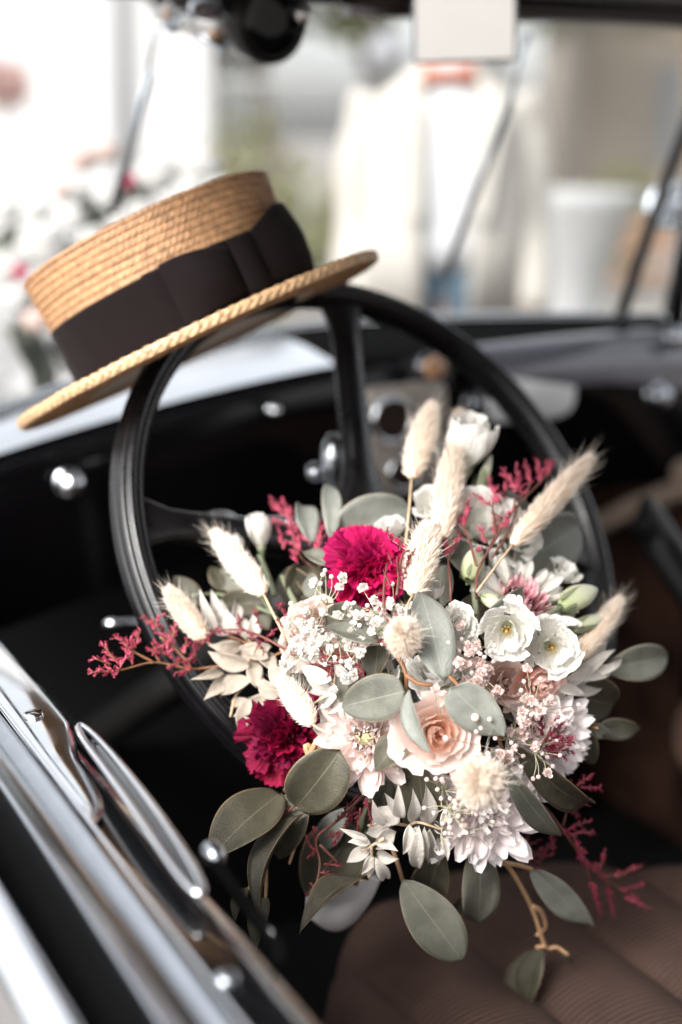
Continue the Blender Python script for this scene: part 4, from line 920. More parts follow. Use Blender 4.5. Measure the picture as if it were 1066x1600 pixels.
def rose(px, py, d_, rpx, ax, label, mo=M_rose_out, mi=M_rose_in, seed=0, roll=0.0, open_=1.0):
    s = rpx * d_ / FPX; M = frame(P(px, py, d_) - cdir(*ax) * s * 0.42, cdir(*ax), roll, s)
    o = bp('rose', calyx(M).me('rose', M_greenstem), M, label=label); rnd = random.Random(seed)
    n_ = 19
    for k in range(n_):
        q = k / (n_ - 1); th = k * 2.399 + rnd.uniform(-.35, .35)
        rt = (0.05 + 0.80 * q ** 1.05) * rnd.uniform(0.93, 1.07); h = 0.86 - 0.10 * q - 0.26 * max(0, q - 0.55) ** 1.5 * 2
        fl = 0.0 if q < 0.2 else 0.13 * (q - 0.15) * open_ * rnd.uniform(.7, 1.2); cu = 0.0 if q < 0.35 else 0.15 * (q - 0.3)
        ha = 1.5 - 0.72 * q
        me_ = shell_me('petal', mi if q < 0.5 else mo, 0.04 + 0.10 * q, rt * (1.06 - 0.22 * q), rt * (1 + 0.10 * q), h * (1 - 0.12 * q), ha * (1 + 0.12 * q), seed * 100 + k, flare=fl, curl=cu, wav=0.016 + 0.05 * q, spiral=0.035 * (1 - q), dip=0.10 + 0.10 * q, point=0.03 * q)
        bp('petal', me_, M @ Matrix.Rotation(th, 4, 'Z') @ Matrix.Rotation(rnd.uniform(-.07, .07), 4, 'Y') @ Matrix.Rotation(rnd.uniform(-.06, .06), 4, 'X'), o)
    return o
def lisi(px, py, d_, rpx, ax, label, seed=0, roll=0.0, open_=1.0, m=M_white, stamens=True, n_=9, tall=0.95, wav=0.036, fl=0.20):
    s = rpx * d_ / FPX; M = frame(P(px, py, d_) - cdir(*ax) * s * 0.45, cdir(*ax), roll, s)
    o = bp('lisianthus', calyx(M).me('lisianthus', M_greenstem), M, label=label); rnd = random.Random(seed)
    for k in range(n_):
        q = k / (n_ - 1); th = k * 2.399 + rnd.uniform(-.2, .2); rt = (0.34 + 0.46 * q) * open_
        me_ = shell_me('petal', m, 0.10, rt * 0.92, rt, tall - 0.14 * q, 1.05 - 0.28 * q, seed * 100 + k, flare=fl * q * open_ + 0.15 * fl, curl=0.9 * fl * q, wav=wav, spiral=0.03, dip=0.12)
        bp('petal', me_, M @ Matrix.Rotation(th, 4, 'Z'), o)
    if stamens:
        mb = MB(); mb2 = MB()
        for k in range(9):
            a = k * 0.7; e = Vector((0.14 * math.cos(a), 0.14 * math.sin(a), 0.50 + 0.05 * rnd.random()))
            tube(mb, [(0.02 * math.cos(a), 0.02 * math.sin(a), 0.08), e], 0.010, 0.008, 5); sphere(mb, e, 0.034, 7, 5, (1, 1, 1.3))
        tube(mb, [(0, 0, 0.05), (0, 0, 0.52)], 0.035, 0.03, 7); sphere(mb, (0, 0, 0.56), 0.06, 8, 6)
        bp('stamens', mb.me('stamens', M_stamen), M, o, kind='stuff')
    return o
def strap(L, w_, cup, lift, nu=5, nv=8, tip=0.25, twist=0.0, notch=0.0):
    """a long narrow petal along +X, scooped across and lifting along its length"""
    V = []; UVs = []
    for j in range(nv):
        v = j / (nv - 1)
        ww = w_ * (0.30 + 0.70 * math.sin(min(1, v * 1.35) * math.pi / 2)) * (1 if v < 0.72 else math.sqrt(max(0.0, 1 - ((v - 0.72) / 0.30) ** 2)) * (1 - tip) + tip * (1 - v) / 0.28)
        for i in range(nu):
            u = -1 + 2 * i / (nu - 1)
            z = lift * v * v + cup * w_ * u * u + 0.02 * math.sin(v * 6 + u * 2) * w_ * 4 - notch * w_ * (1 - abs(u)) * (v > 0.9)
            V.append((L * v * (1 - notch * (1 - abs(u)) * (v > 0.95)), ww * u, z)); UVs.append(((u + 1) / 2, v))
    return V, grid_faces(nu, nv), UVs
STR = {}
def strap_me(name, m, *a, **k):
    key = (name, m.name, a, tuple(sorted(k.items())))
    if key not in STR: V, F, U = strap(*a, **k); STR[key] = mesh(name, V, F, m, U)
    return STR[key]
def mum(px, py, d_, rpx, ax, label, m=M_mum, n_=95, seed=0, inner=None, gerbera=False, name='chrysanthemum'):
    s = rpx * d_ / FPX; M = frame(P(px, py, d_) - cdir(*ax) * s * 0.35, cdir(*ax), 0, s); rnd = random.Random(seed)
    mb = calyx(M, r=0.3); o = bp(name, mb.me(name, M_greenstem), M, label=label)
    for k in range(n_):
        q = (k + 0.5) / n_; th = k * 2.399
        if gerbera: el = 1.25 - 0.3 * q if q < 0.5 else 0.50 - 0.5 * q; L = 0.30 + 0.1 * q if q < 0.5 else 0.74 + 0.12 * rnd.random(); r0 = 0.50 * math.sqrt(q / 0.5) if q < 0.5 else 0.46
        else: el = 1.45 - 1.55 * q ** 0.85; L = 0.34 + 0.62 * q ** 0.8; r0 = 0.05 + 0.14 * q
        L *= rnd.uniform(0.82, 1.12); el += rnd.uniform(-.2, .2)
        var = k % 4
        if gerbera and q < 0.5: me_ = strap_me('disc_floret', M_disc, 1.0, 0.16, 0.5, 0.15 * (var % 2), nu=3, nv=5)
        else:
            mm = m if not (inner and q < 0.16) else inner
            me_ = strap_me('petal', mm, 1.0, (0.17 if gerbera else 0.215 - 0.03 * (q < .3)) , (0.9 if q < 0.45 else 0.55), (0.22 if q < 0.5 else 0.10) + 0.03 * var, tip=0.2 + 0.1 * (var % 2))
        Ml = M @ Matrix.Rotation(th + rnd.uniform(-.16, .16), 4, 'Z') @ Matrix.Translation((r0, 0, 0.05 + 0.16 * (1 - q))) @ Matrix.Rotation(-el, 4, 'Y') @ Matrix.Rotation(rnd.uniform(-.5, .5), 4, 'X') @ Matrix.Diagonal((L, L * (0.85 if L > .5 else 1.0), L, 1))
        bp('disc_floret' if gerbera and q < 0.5 else 'petal', me_, Ml, o)
    return o
def ruffle(seed, nu=17, nv=8):
    rnd = random.Random(seed); V = []; UVs = []; p1, p2, p3 = [rnd.uniform(0, 6) for _ in range(3)]
    for j in range(nv):
        v = j / (nv - 1)
        for i in range(nu):
            u = -1 + 2 * i / (nu - 1); ha = 0.62 * (0.25 + 0.75 * v)
            L = v * (1 - 0.10 * u * u + (0.055 * (i % 2) if j == nv - 1 else 0))
            z = v * v * (0.10 * math.sin(5.2 * u + p1) + 0.075 * math.sin(11 * u + p2)) + 0.16 * v * v * math.sin(1.7 * u + p3)
            V.append((L * math.cos(ha * u * 0.95), L * math.sin(ha * u), z)); UVs.append(((u + 1) / 2, v))
    return V, grid_faces(nu, nv), UVs
RUF = {}
def carnation(px, py, d_, rpx, ax, label, m, seed=0, n_=56, sq=1.0):
    s = rpx * d_ / FPX; M = frame(P(px, py, d_) - cdir(*ax) * s * 0.55, cdir(*ax), 0, s) @ Matrix.Diagonal((1, sq, 1, 1)); rnd = random.Random(seed)
    mb = calyx(M, r=0.22); o = bp('carnation', mb.me('carnation', M_greenstem), M, label=label)
    for k in range(n_):
        q = (k + 0.5) / n_; th = k * 2.399; el = 1.5 - 1.55 * q ** 0.75; key = (m.name, k % 7)
        if key not in RUF: V, F, U = ruffle(100 + k % 7); RUF[key] = mesh('petal', V, F, m, U)
        L = (0.86 + 0.22 * q) * rnd.uniform(0.70, 1.14) * (1 + 0.12 * math.sin(th * 1.0 + seed))
        Ml = M @ Matrix.Rotation(th, 4, 'Z') @ Matrix.Rotation(-el + rnd.uniform(-.25, .25), 4, 'Y') @ Matrix.Rotation(rnd.uniform(-0.9, 0.9) + (math.pi / 2 if k % 2 else 0) * (q < .7), 4, 'X') @ Matrix.Diagonal((L, L * 0.72, L * 0.9, 1))
        bp('petal', RUF[key], Ml, o)
    return o
# ---- leaves ------------------------------------------------
def leaf_geo(w_, fold, bend, kind, twist, nu=16, nv=9, wav=0.0):
    V = []; UVs = []
    for j in range(nu):
        s = j / (nu - 1)
        if kind == 'oval': hw = math.sin(math.pi * s ** 0.82) ** 0.72
        elif kind == 'round': hw = math.sin(math.pi * s ** 0.75) ** 0.56
        elif kind == 'lance': hw = math.sin(math.pi * s ** 0.72) ** 1.12
        elif kind == 'blunt': hw = math.sin(math.pi * s ** 1.05) ** 0.60
        hw *= 0.5
        for i in range(nv):
            u = -1 + 2 * i / (nv - 1); y = hw * u * w_; tw = twist * s
            z = fold * abs(u) ** 1.3 * hw * w_ + bend * 4 * s * (1 - s) * 0.5 + wav * math.sin(s * 7 + u * 2.2) * abs(u)
            V.append((s, y * math.cos(tw) - z * math.sin(tw), z * math.cos(tw) + y * math.sin(tw))); UVs.append((0.5 + 0.5 * u, s))
    return V, UVs, nu, nv
LC = {}
def leaf(b, t_, wpx, m, d0=0.0, d1=0.0, kind='oval', tilt=0.0, fold=0.25, bend=0.10, twist=0.0, parent=None, name='leaf', wav=0.012, absd=None):
    """b, t_: foot and tip as seen, with depth offsets from the bouquet's dome"""
    db = (absd[0] if absd else D(b[0], b[1], d0)); dt = (absd[1] if absd else D(t_[0], t_[1], d1))
    pb = P(b[0], b[1], db); pt = P(t_[0], t_[1], dt); v = pt - pb; L = v.length; x = v.normalized()
    n = (CAM - (pb + pt) / 2).normalized(); n = (n - x * n.dot(x)).normalized(); n = Matrix.Rotation(tilt, 3, x) @ n; y = n.cross(x)
    wr = wpx * (db + dt) / 2 / FPX / L / max(0.35, math.cos(tilt))
    if name == 'leaf': hr = random.Random(int(b[0] * 7 + b[1] * 13 + t_[0])); bend = round(bend + hr.choice([-0.05, 0.0, 0.05, 0.12, 0.18]), 2); twist = round(twist + hr.choice([-0.3, -0.12, 0.1, 0.35]), 2); wav = hr.choice([0.008, 0.018, 0.03]); fold = round(fold + hr.choice([-0.05, 0.05, 0.15]), 2)
    key = (round(wr, 2), fold, bend, kind, twist, m.name, wav)
    if key not in LC:
        V, U, nu, nv = leaf_geo(round(wr, 2), fold, bend, kind, twist, wav=wav); n_ = len(V); F = grid_faces(nv, nu)
        V2 = [(a, b_, c - 0.006) for a, b_, c in V]; F2 = [tuple(q + n_ for q in reversed(f)) for f in F]
        rimi = [i for i in range(nv)] + [j * nv + nv - 1 for j in range(1, nu)] + [(nu - 1) * nv + i for i in range(nv - 2, -1, -1)] + [j * nv for j in range(nu - 2, 0, -1)]
        F3 = [(rimi[k], rimi[k] + n_, rimi[(k + 1) % len(rimi)] + n_, rimi[(k + 1) % len(rimi)]) for k in range(len(rimi))]
        LC[key] = mesh(name, V + V2, F + F2 + F3, m, U + U)
    M = Matrix(((x.x, y.x, n.x, pb.x), (x.y, y.y, n.y, pb.y), (x.z, y.z, n.z, pb.z), (0, 0, 0, 1))) @ Matrix.Scale(L, 4)
    return bp(name, LC[key], M, parent)
def px_path(pts, off=0.0, n=5, absd=None):
    return catmull([P(p[0], p[1], (absd if absd is not None else D(p[0], p[1])) + (p[2] if len(p) > 2 else 0) + off) for p in pts], n)
def stem(name, paths, m, r0=0.0012, r1=0.0007, parent=None, label=None, off=0.0, absd=None, sides=6):
    mb = MB()
    for p_ in paths: tube(mb, px_path(p_, off, absd=absd), r0, r1, sides)
    return bp(name, mb.me(name, m), None, parent, label)

# ---- eucalyptus branches -----------------------------------
E1 = stem('eucalyptus_branch', [[(560, 1130, .02), (500, 1170), (478, 1165, -.01), (484, 1200, -.01), (445, 1235)], [(484, 1180, -.01), (500, 1152, -.01), (515, 1150, .01)]], M_peachstem, 0.0022, 0.0016)
leaf((440, 1238), (332, 1340), 84, M_leafd, -.01, -.02, 'blunt', 0.25, parent=E1, fold=0.12)
leaf((532, 1172), (462, 1262), 92, M_leafd, -.03, -.045, 'round', -0.15, parent=E1, fold=0.15, bend=0.06)
leaf((474, 1236), (434, 1342), 66, M_leafd, 0.0, 0.01, 'oval', 0.3, parent=E1)
E2 = stem('eucalyptus_branch', [[(520, 1200, .0), (480, 1262), (430, 1310), (412, 1345), (385, 1395)], [(500, 1235, -.0), (478, 1275), (452, 1350, -.01)], [(415, 1335), (416, 1385), (413, 1425)]], M_peachstem, 0.0015, 0.0009)
leaf((473, 1272), (409, 1438), 38, M_leafd, -.02, -.03, 'oval', 0.9, parent=E2, fold=0.5)
leaf((386, 1386), (368, 1440), 22, M_leafd, -.0, 0.0, 'oval', 0.5, parent=E2)
leaf((416, 1400), (400, 1484), 30, M_leafd, -.0, 0.0, 'oval', 0.4, parent=E2)
leaf((545, 1262), (500, 1330), 40, M_leafp, 0.02, 0.03, 'lance', 0.2, parent=E2)
leaf((560, 1290), (478, 1400), 100, M_leafd, 0.035, 0.045, 'round', 0.2, parent=E2)
E3 = stem('eucalyptus_branch', [[(600, 1340, .0), (575, 1370), (550, 1374)]], M_peachstem, 0.0016, 0.0012)
leaf((575, 1372), (468, 1457), 26, M_leafd, -.02, -.03, 'oval', 1.0, parent=E3, fold=0.5, bend=0.16)
E4 = stem('eucalyptus_branch', [[(600, 1290, .02), (620, 1345), (630, 1378)]], M_peachstem, 0.0016, 0.0014)
leaf((629, 1374), (722, 1500), 78, M_leaf, -.02, -.03, 'blunt', 0.1, parent=E4, fold=0.12, bend=0.05)
leaf((690, 1325), (676, 1412), 58, M_leafd, .02, .03, 'oval', 0.2, parent=E4)
leaf((748, 1318), (744, 1442), 64, M_leaf, 0.0, -.01, 'blunt', -0.2, parent=E4, fold=0.15)
leaf((735, 1400), (708, 1450), 20, M_leafd, 0.02, .03, 'oval', 0.6, parent=E4)
E5 = stem('eucalyptus_branch', [[(740, 1290, .02), (770, 1328), (800, 1362), (832, 1420), (852, 1478), (870, 1480), (888, 1492)], [(786, 1348), (812, 1352), (832, 1358)], [(830, 1415), (846, 1425), (852, 1448), (838, 1462)], [(852, 1478), (838, 1480)]], M_peachstem, 0.0020, 0.0013)
leaf((830, 1356), (928, 1447), 46, M_leafp, -.0, -.03, 'oval', 0.2, parent=E5, fold=0.2)
leaf((848, 1478), (822, 1580), 36, M_leafd, 0.02, 0.05, 'oval', 0.7, parent=E5)
leaf((840, 1485), (790, 1570), 38, M_leafd, 0.04, 0.07, 'oval', 0.3, parent=E5)
leaf((868, 1480), (900, 1502), 8, M_leafd, 0.01, 0.02, 'oval', 0.6, parent=E5)
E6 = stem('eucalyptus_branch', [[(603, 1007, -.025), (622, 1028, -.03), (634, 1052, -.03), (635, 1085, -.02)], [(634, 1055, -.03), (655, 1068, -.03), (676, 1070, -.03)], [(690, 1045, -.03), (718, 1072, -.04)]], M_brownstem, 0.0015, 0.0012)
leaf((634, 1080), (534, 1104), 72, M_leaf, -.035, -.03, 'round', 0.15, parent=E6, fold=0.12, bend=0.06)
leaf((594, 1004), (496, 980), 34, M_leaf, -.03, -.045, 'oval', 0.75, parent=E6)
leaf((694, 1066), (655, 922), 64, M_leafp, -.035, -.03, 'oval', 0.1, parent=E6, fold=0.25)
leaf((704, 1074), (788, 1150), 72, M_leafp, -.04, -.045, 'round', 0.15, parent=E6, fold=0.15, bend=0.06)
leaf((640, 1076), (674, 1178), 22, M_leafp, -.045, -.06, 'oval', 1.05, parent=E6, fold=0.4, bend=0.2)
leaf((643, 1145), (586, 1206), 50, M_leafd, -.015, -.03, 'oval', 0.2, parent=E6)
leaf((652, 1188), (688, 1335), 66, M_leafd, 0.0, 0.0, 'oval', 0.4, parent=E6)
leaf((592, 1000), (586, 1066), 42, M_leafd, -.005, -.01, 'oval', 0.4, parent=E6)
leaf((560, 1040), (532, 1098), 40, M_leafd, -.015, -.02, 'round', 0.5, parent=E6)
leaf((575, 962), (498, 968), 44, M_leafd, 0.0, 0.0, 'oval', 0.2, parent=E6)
E7 = stem('eucalyptus_branch', [[(770, 1130, .0), (785, 1170, -.01), (792, 1198, -.02)], [(780, 1150), (806, 1164)]], M_brownstem, 0.0014, 0.0011)
leaf((788, 1192), (875, 1306), 34, M_leaf, -.03, -.04, 'blunt', 0.5, parent=E7, fold=0.3, bend=0.04)
leaf((804, 1160), (926, 1251), 42, M_leafd, -.015, -.0, 'oval', 0.5, parent=E7, fold=0.3)
E8 = stem('eucalyptus_branch', [[(860, 1060, .02), (910, 1055, .01), (948, 1042)], [(880, 1080, .03), (915, 1130, .02), (935, 1138)]], M_brownstem, 0.0014, 0.0011)
leaf((944, 1044), (1044, 1026), 56, M_leaf, .01, -.0, 'oval', 0.15, parent=E8)
leaf((868, 1075), (960, 1100), 84, M_leafd, .03, .03, 'round', 0.2, parent=E8)
leaf((900, 1105), (925, 1195), 46, M_leafd, .03, .04, 'oval', 0.4, parent=E8)
leaf((928, 1138), (1000, 1140), 34, M_leafd, .02, .02, 'oval', 0.2, parent=E8)
leaf((915, 1128), (956, 1152), 20, M_leafp, .015, .02, 'oval', 0.5, parent=E8)
E9 = stem('eucalyptus_branch', [[(760, 900, .03), (790, 850, .02), (805, 800, .02)], [(790, 850, .02), (840, 870, .02)]], M_greenstem, 0.0014, 0.0011)
leaf((800, 888), (905, 818), 88, M_leaf, .03, .04, 'round', 0.15, parent=E9)
leaf((765, 890), (830, 800), 60, M_leaf, .035, .05, 'oval', 0.2, parent=E9)
leaf((790, 820), (805, 770), 40, M_leafd, .03, .04, 'oval', 0.2, parent=E9)
leaf((735, 905), (702, 820), 40, M_leaf, .02, .03, 'oval', 0.4, parent=E9)
leaf((758, 958), (818, 914), 30, M_leafp, -.01, 0.0, 'oval', 0.6, parent=E9)
E10 = stem('eucalyptus_branch', [[(560, 900, .03), (530, 860, .03), (515, 800, .03), (515, 765, .03)]], M_greenstem, 0.0016, 0.0012)
leaf((520, 842), (640, 792), 92, M_leafp, .035, .05, 'round', 0.2, parent=E10)
leaf((516, 846), (514, 758), 30, M_leafp, .02, .03, 'oval', 0.3, parent=E10)
leaf((486, 850), (468, 788), 34, M_leafp, .02, .03, 'oval', 0.3, parent=E10)
leaf((515, 885), (472, 862), 24, M_leaf, .01, .01, 'oval', 0.5, parent=E10)
E11 = stem('eucalyptus_branch', [[(460, 1000, .03), (420, 950, .02), (390, 900, .02), (370, 880, .02)], [(430, 960, .02), (350, 930, .02), (300, 930, .02)]], M_greenstem, 0.0015, 0.0011)
for b_, t_, w_, mm in (((405, 900), (340, 905), 46, M_leaf), ((425, 945), (340, 945), 40, M_leafd), ((400, 925), (420, 985), 40, M_leafd), ((350, 925), (330, 885), 34, M_leafd), ((312, 950), (272, 900), 36, M_leafd), ((380, 880), (345, 860), 32, M_leafd), ((450, 930), (470, 880), 40, M_leafd), ((480, 900), (510, 935), 34, M_leaf)):
    leaf(b_, t_, w_, mm, .025, .035, 'oval', 0.3, parent=E11)
# inner leaves that close the gaps between the blooms
E12 = stem('foliage_core', [[(600, 1250, .06), (620, 1100, .05), (640, 950, .05), (660, 880, .06)], [(620, 1150, .05), (760, 1080, .05), (850, 1000, .05)], [(620, 1150, .05), (500, 1060, .05), (430, 1000, .05)], [(640, 1200, .05), (740, 1220, .05), (830, 1190, .05)]], M_greenstem, 0.002, 0.0015)
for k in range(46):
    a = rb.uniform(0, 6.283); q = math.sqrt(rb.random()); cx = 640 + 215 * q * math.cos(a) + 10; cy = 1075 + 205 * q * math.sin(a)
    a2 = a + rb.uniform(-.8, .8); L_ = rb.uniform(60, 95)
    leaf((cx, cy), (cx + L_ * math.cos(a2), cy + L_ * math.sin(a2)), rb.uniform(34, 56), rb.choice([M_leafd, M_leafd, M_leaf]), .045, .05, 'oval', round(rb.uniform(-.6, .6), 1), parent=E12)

# ---- blooms ------------------------------------------------
rose(681, 1146, D(681, 1146, -.022), 74, (0.08, 0.02, 1), 'pale blush rose with an apricot heart at the bouquet\'s front centre', seed=1, roll=0.4)
rose(845, 1062, D(845, 1062, .012), 50, (0.35, -0.45, 0.8), 'peach rose tucked under the round open lisianthus', M_peach, M_peach, seed=2)
rose(492, 975, D(492, 975, .0), 52, (-0.3, 0.35, 0.9), 'dusty pink rose behind the gypsophila left of the magenta carnation', M_dusty, M_dusty, seed=3)
rose(518, 1035, D(518, 1035, .0), 42, (-0.35, 0.1, 0.9), 'peach pink rose half hidden under gypsophila', M_dusty, M_peach, seed=4)
rose(684, 1050, D(684, 1050, -.004), 60, (-0.1, 0.75, 0.6), 'white rose seen from the side just above the blush rose', M_white, M_white, seed=5)
rose(714, 975, D(714, 975, -.006), 38, (0.15, 0.3, 1), 'small cream rose bud opening beside the upright grey leaf', M_white, M_white, seed=6)
carnation(578, 880, D(578, 880, .0), 72, (-0.1, 0.35, 1), 'bright magenta carnation at the top left of the bouquet', M_mag, 11)
carnation(438, 1162, D(438, 1162, -.0), 72, (-0.35, -0.1, 1), 'dark crimson carnation at the lower left of the bouquet', M_crim, 12, n_=66)
mum(572, 1155, D(572, 1155, -.005), 78, (-0.1, 0.22, 1), 'pale pink chrysanthemum with a greenish heart left of the blush rose', M_mum, 135, 13, M_mumc)
mum(758, 1268, D(758, 1268, -.005), 92, (0.15, -0.05, 1), 'lilac white chrysanthemum at the bottom of the bouquet', M_lilac, 135, 14)
mum(862, 1150, D(862, 1150, .015), 84, (0.6, 0.0, 0.8), 'pink edged chrysanthemum on the lower right behind gypsophila', M_lilac, 80, 15)
mum(822, 930, D(822, 930, .012), 72, (0.36, 0.75, 0.6), 'white gerbera with a pink centre behind the lisianthus', M_white, 130, 16, gerbera=True, name='gerbera')
lisi(792, 985, D(792, 985, -.02), 52, (-0.15, -0.25, 1), 'ruffled open lisianthus with yellow stamens, left of the round one', seed=21, roll=0.5)
lisi(862, 1012, D(862, 1012, -.02), 50, (0.05, -0.05, 1), 'round open lisianthus with yellow stamens on the right', seed=22, roll=1.2, open_=1.05)
lisi(800, 945, D(800, 945, -.03), 22, (-0.1, 0.4, 0.8), 'tight white lisianthus petal cluster above the ruffled one', seed=23, stamens=False, open_=0.8)
lisi(731, 708, D(731, 708, -.0), 58, (0.15, 0.9, 0.42), 'white lisianthus standing tallest at the top of the bouquet', seed=24, open_=0.95, stamens=False, tall=1.5, wav=0.03, fl=0.02, n_=8)
lisi(748, 815, D(748, 815, .012), 74, (0.25, 0.55, 0.75), 'large white lisianthus behind the red sprig', seed=25, open_=0.9, stamens=False)
lisi(806, 840, D(806, 840, .012), 54, (0.5, 0.2, 0.8), 'white lisianthus under the long bunny tail', seed=26, open_=0.9, stamens=False, n_=8)
lisi(672, 785, D(672, 785, .025), 38, (-0.3, 0.5, 0.75), 'white lisianthus behind the upper bunny tails', seed=27, open_=0.8, stamens=False, n_=8)
lisi(612, 825, D(612, 825, .03), 34, (-0.2, 0.85, 0.4), 'white petals rising behind the magenta carnation', seed=28, open_=0.9, stamens=False, n_=7)
lisi(673, 928, D(673, 928, .0), 32, (0.0, 0.6, 0.7), 'closed white lisianthus between bunny tail and cream bud', seed=29, open_=0.85, stamens=False, n_=7, tall=1.4, wav=0.03, fl=-0.05)
lisi(406, 842, D(406, 842, .01), 32, (-0.15, 0.95, 0.3), 'white lisianthus bud at the upper left of the bouquet', seed=30, open_=0.85, stamens=False, n_=7, tall=1.7, wav=0.025, fl=-0.1)
lisi(372, 855, D(372, 855, .02), 20, (-0.3, 0.8, 0.4), 'small white lisianthus bud behind the left bunny tail', seed=31, open_=0.7, stamens=False, n_=6, tall=1.5, wav=0.025, fl=-0.1)
lisi(882, 895, D(882, 895, .02), 34, (0.4, 0.7, 0.5), 'cream lisianthus petals behind the greenish bud', seed=32, open_=0.9, stamens=False, n_=7)
lisi(600, 1050, D(600, 1050, .01), 34, (-0.3, 0.1, 0.9), 'white petals between the dark leaf and the blush rose', seed=33, open_=0.9, stamens=False, n_=7)
lisi(595, 985, D(595, 985, .01), 34, (-0.1, 0.3, 0.9), 'white petals behind the small round bunny tail', seed=34, open_=0.9, stamens=False, n_=7)
def bud(b, t_, w_, label, d0=0, m=M_budg):
    pb = P(b[0], b[1], D(*b, d0)); pt = P(t_[0], t_[1], D(*t_, d0)); L = (pt - pb).length; rr = w_ / 2 * D(*b) / FPX
    mb = MB(); V = []; ns = 16; sg = 18; UVs = []
    for j in range(ns):
        q = j / (ns - 1); r = rr * math.sin(math.pi * (0.04 + 0.94 * q ** 0.85)) ** 0.7 * (1 - 0.15 * q)
        for k in range(sg):
            a = 2 * math.pi * k / sg + q * 1.6; V.append(((r * (1 + 0.10 * math.cos(3 * a))) * math.cos(a), (r * (1 + 0.10 * math.cos(3 * a))) * math.sin(a), q * L)); UVs.append((k / sg, q))
    mb.add(V, grid_faces(sg, ns, True), UVs)
    M = frame(pb, pt - pb); o = bp('lisianthus_bud', mb.me('lisianthus_bud', m), M, label=label)
    for k in range(4):
        V, U, nu, nv = leaf_geo(0.16, 0.4, -0.12, 'lance', 0, 9, 4); me_ = mesh('sepal', V, grid_faces(nv, nu), M_greenstem, U)
        bp('sepal', me_, M @ Matrix.Rotation(k * 1.57, 4, 'Z') @ Matrix.Translation((rr * 0.55, 0, -L * 0.05)) @ Matrix.Rotation(-1.46, 4, 'Y') @ Matrix.Scale(L * 0.6, 4), o)
    return o
bud((876, 948), (932, 920), 42, 'plump greenish white lisianthus bud on the right', -.005)
bud((893, 985), (948, 962), 26, 'slim greenish bud leaning to the right edge', .0)
bud((752, 930), (790, 955), 24, 'small green bud left of the ruffled lisianthus', -.01)
bud((730, 905), (748, 855), 38, 'green closed bud behind the red sprig', .005)
bud((745, 775), (768, 712), 18, 'thin pointed bud at the tall lisianthus', .005)
for _p in ([[(780, 1010, .02), (840, 970, -.005), (880, 946, -.005)], [(850, 985, .01), (870, 978), (896, 984)], [(700, 870, .02), (735, 790, .01), (752, 745, .0)], [(430, 930, .03), (415, 890, .02), (405, 868, .02)], [(470, 960, .03), (440, 900, .02)], [(745, 960, .03), (738, 900, .01)]]): stem('bud_stem', [_p], M_greenstem, 0.0024, 0.0018)

# ---- bunny tails -------------------------------------------
def fuzz_mesh(seed, n_=3400, awn=110):
    rnd = random.Random(seed); V = []; F = []; U = []
    def prof(q): return 0.5 * math.sin(math.pi * (0.06 + 0.90 * q ** 0.8)) ** 0.62
    for k in range(n_ + awn):
        q = rnd.random() ** 0.8 if k < n_ else 0.45 + 0.55 * rnd.random(); a = rnd.uniform(0, 6.2832); r = prof(q) * 0.80
        if k < n_ and k % 8 == 0: q = 0.93; r = rnd.uniform(0, 0.16)
        p = Vector((r * math.cos(a), r * math.sin(a), q * 2.6 * 0.95))
        out = Vector((math.cos(a), math.sin(a), 0)); dr = (out * rnd.uniform(0.35, 1.0) + Vector((0, 0, rnd.uniform(0.55, 1.5))) + Vector((rnd.gauss(0, .2), rnd.gauss(0, .2), rnd.gauss(0, .15)))).normalized()
        if q > 0.9: dr = (dr + Vector((0, 0, 1.0))).normalized()
        L = rnd.uniform(0.14, 0.32) if k < n_ else rnd.uniform(0.5, 1.0)
        wd = rnd.uniform(0.010, 0.017) if k < n_ else 0.007
        s_ = dr.cross(Vector((rnd.gauss(0, 1), rnd.gauss(0, 1), rnd.gauss(0, 1)))).normalized() * wd
        dm = p + dr * L * 0.55 + out * 0.02; i = len(V); tp = p + dr * L + out * rnd.uniform(0, .06)
        V += [p - s_, p + s_, dm + s_ * 0.6, dm - s_ * 0.6, tp]; F += [(i, i + 1, i + 2, i + 3), (i + 3, i + 2, i + 4)]; U += [(0, 0), (1, 0), (1, .6), (0, .6), (.5, 1)]
    return mesh('awns', V, F, M_fuzz, U, False)
FZ = [fuzz_mesh(k) for k in range(3)]
_mb = MB(); _p = [(0.5 * math.sin(math.pi * (0.06 + 0.92 * (j / 14) ** 0.8)) ** 0.62 * 0.80, j / 14 * 2.6 * 0.88) for j in range(15)]; lathe(_mb, _p, 18, cap=True); CORE = _mb.me('seed_head', M_fuzzc)
def bunny(b, t_, w_, stempath, label, d0=0.0, d1=None, k=0, squeeze=1.0):
    pb = P(b[0], b[1], D(*b, d0)); pt = P(t_[0], t_[1], D(*t_, d0 if d1 is None else d1)); v = pt - pb; s = w_ * 0.86 * D(*b, d0) / FPX
    M = frame(pb, v, rb.uniform(0, 6)) @ Matrix.Diagonal((s, s, v.length / 2.6, 1))
    mb = MB(); tube(mb, px_path([(*p_[:2], (p_[2] if len(p_) > 2 else 0) + d0) for p_ in stempath] + [(b[0], b[1], d0)]), 0.0009, 0.0008, 6)
    o = bp('bunny_tail', mb.me('bunny_tail', M_straw_stem), None, label=label)
    h_ = bp('seed_head', CORE, M, o); bp('awns', FZ[k % 3], M, o, kind='stuff')
bunny((412, 928), (336, 832), 47, [(450, 1010, .02), (440, 985)], 'bunny tail leaning left below the small white bud', -.02, k=0)
bunny((322, 1002), (260, 918), 42, [(380, 1040, .02)], 'leftmost bunny tail with spiky awns', -.01, k=1)
bunny((643, 745), (676, 632), 52, [(634, 850, .02), (640, 790)], 'bunny tail standing against the far spoke at the top', .0, k=2)
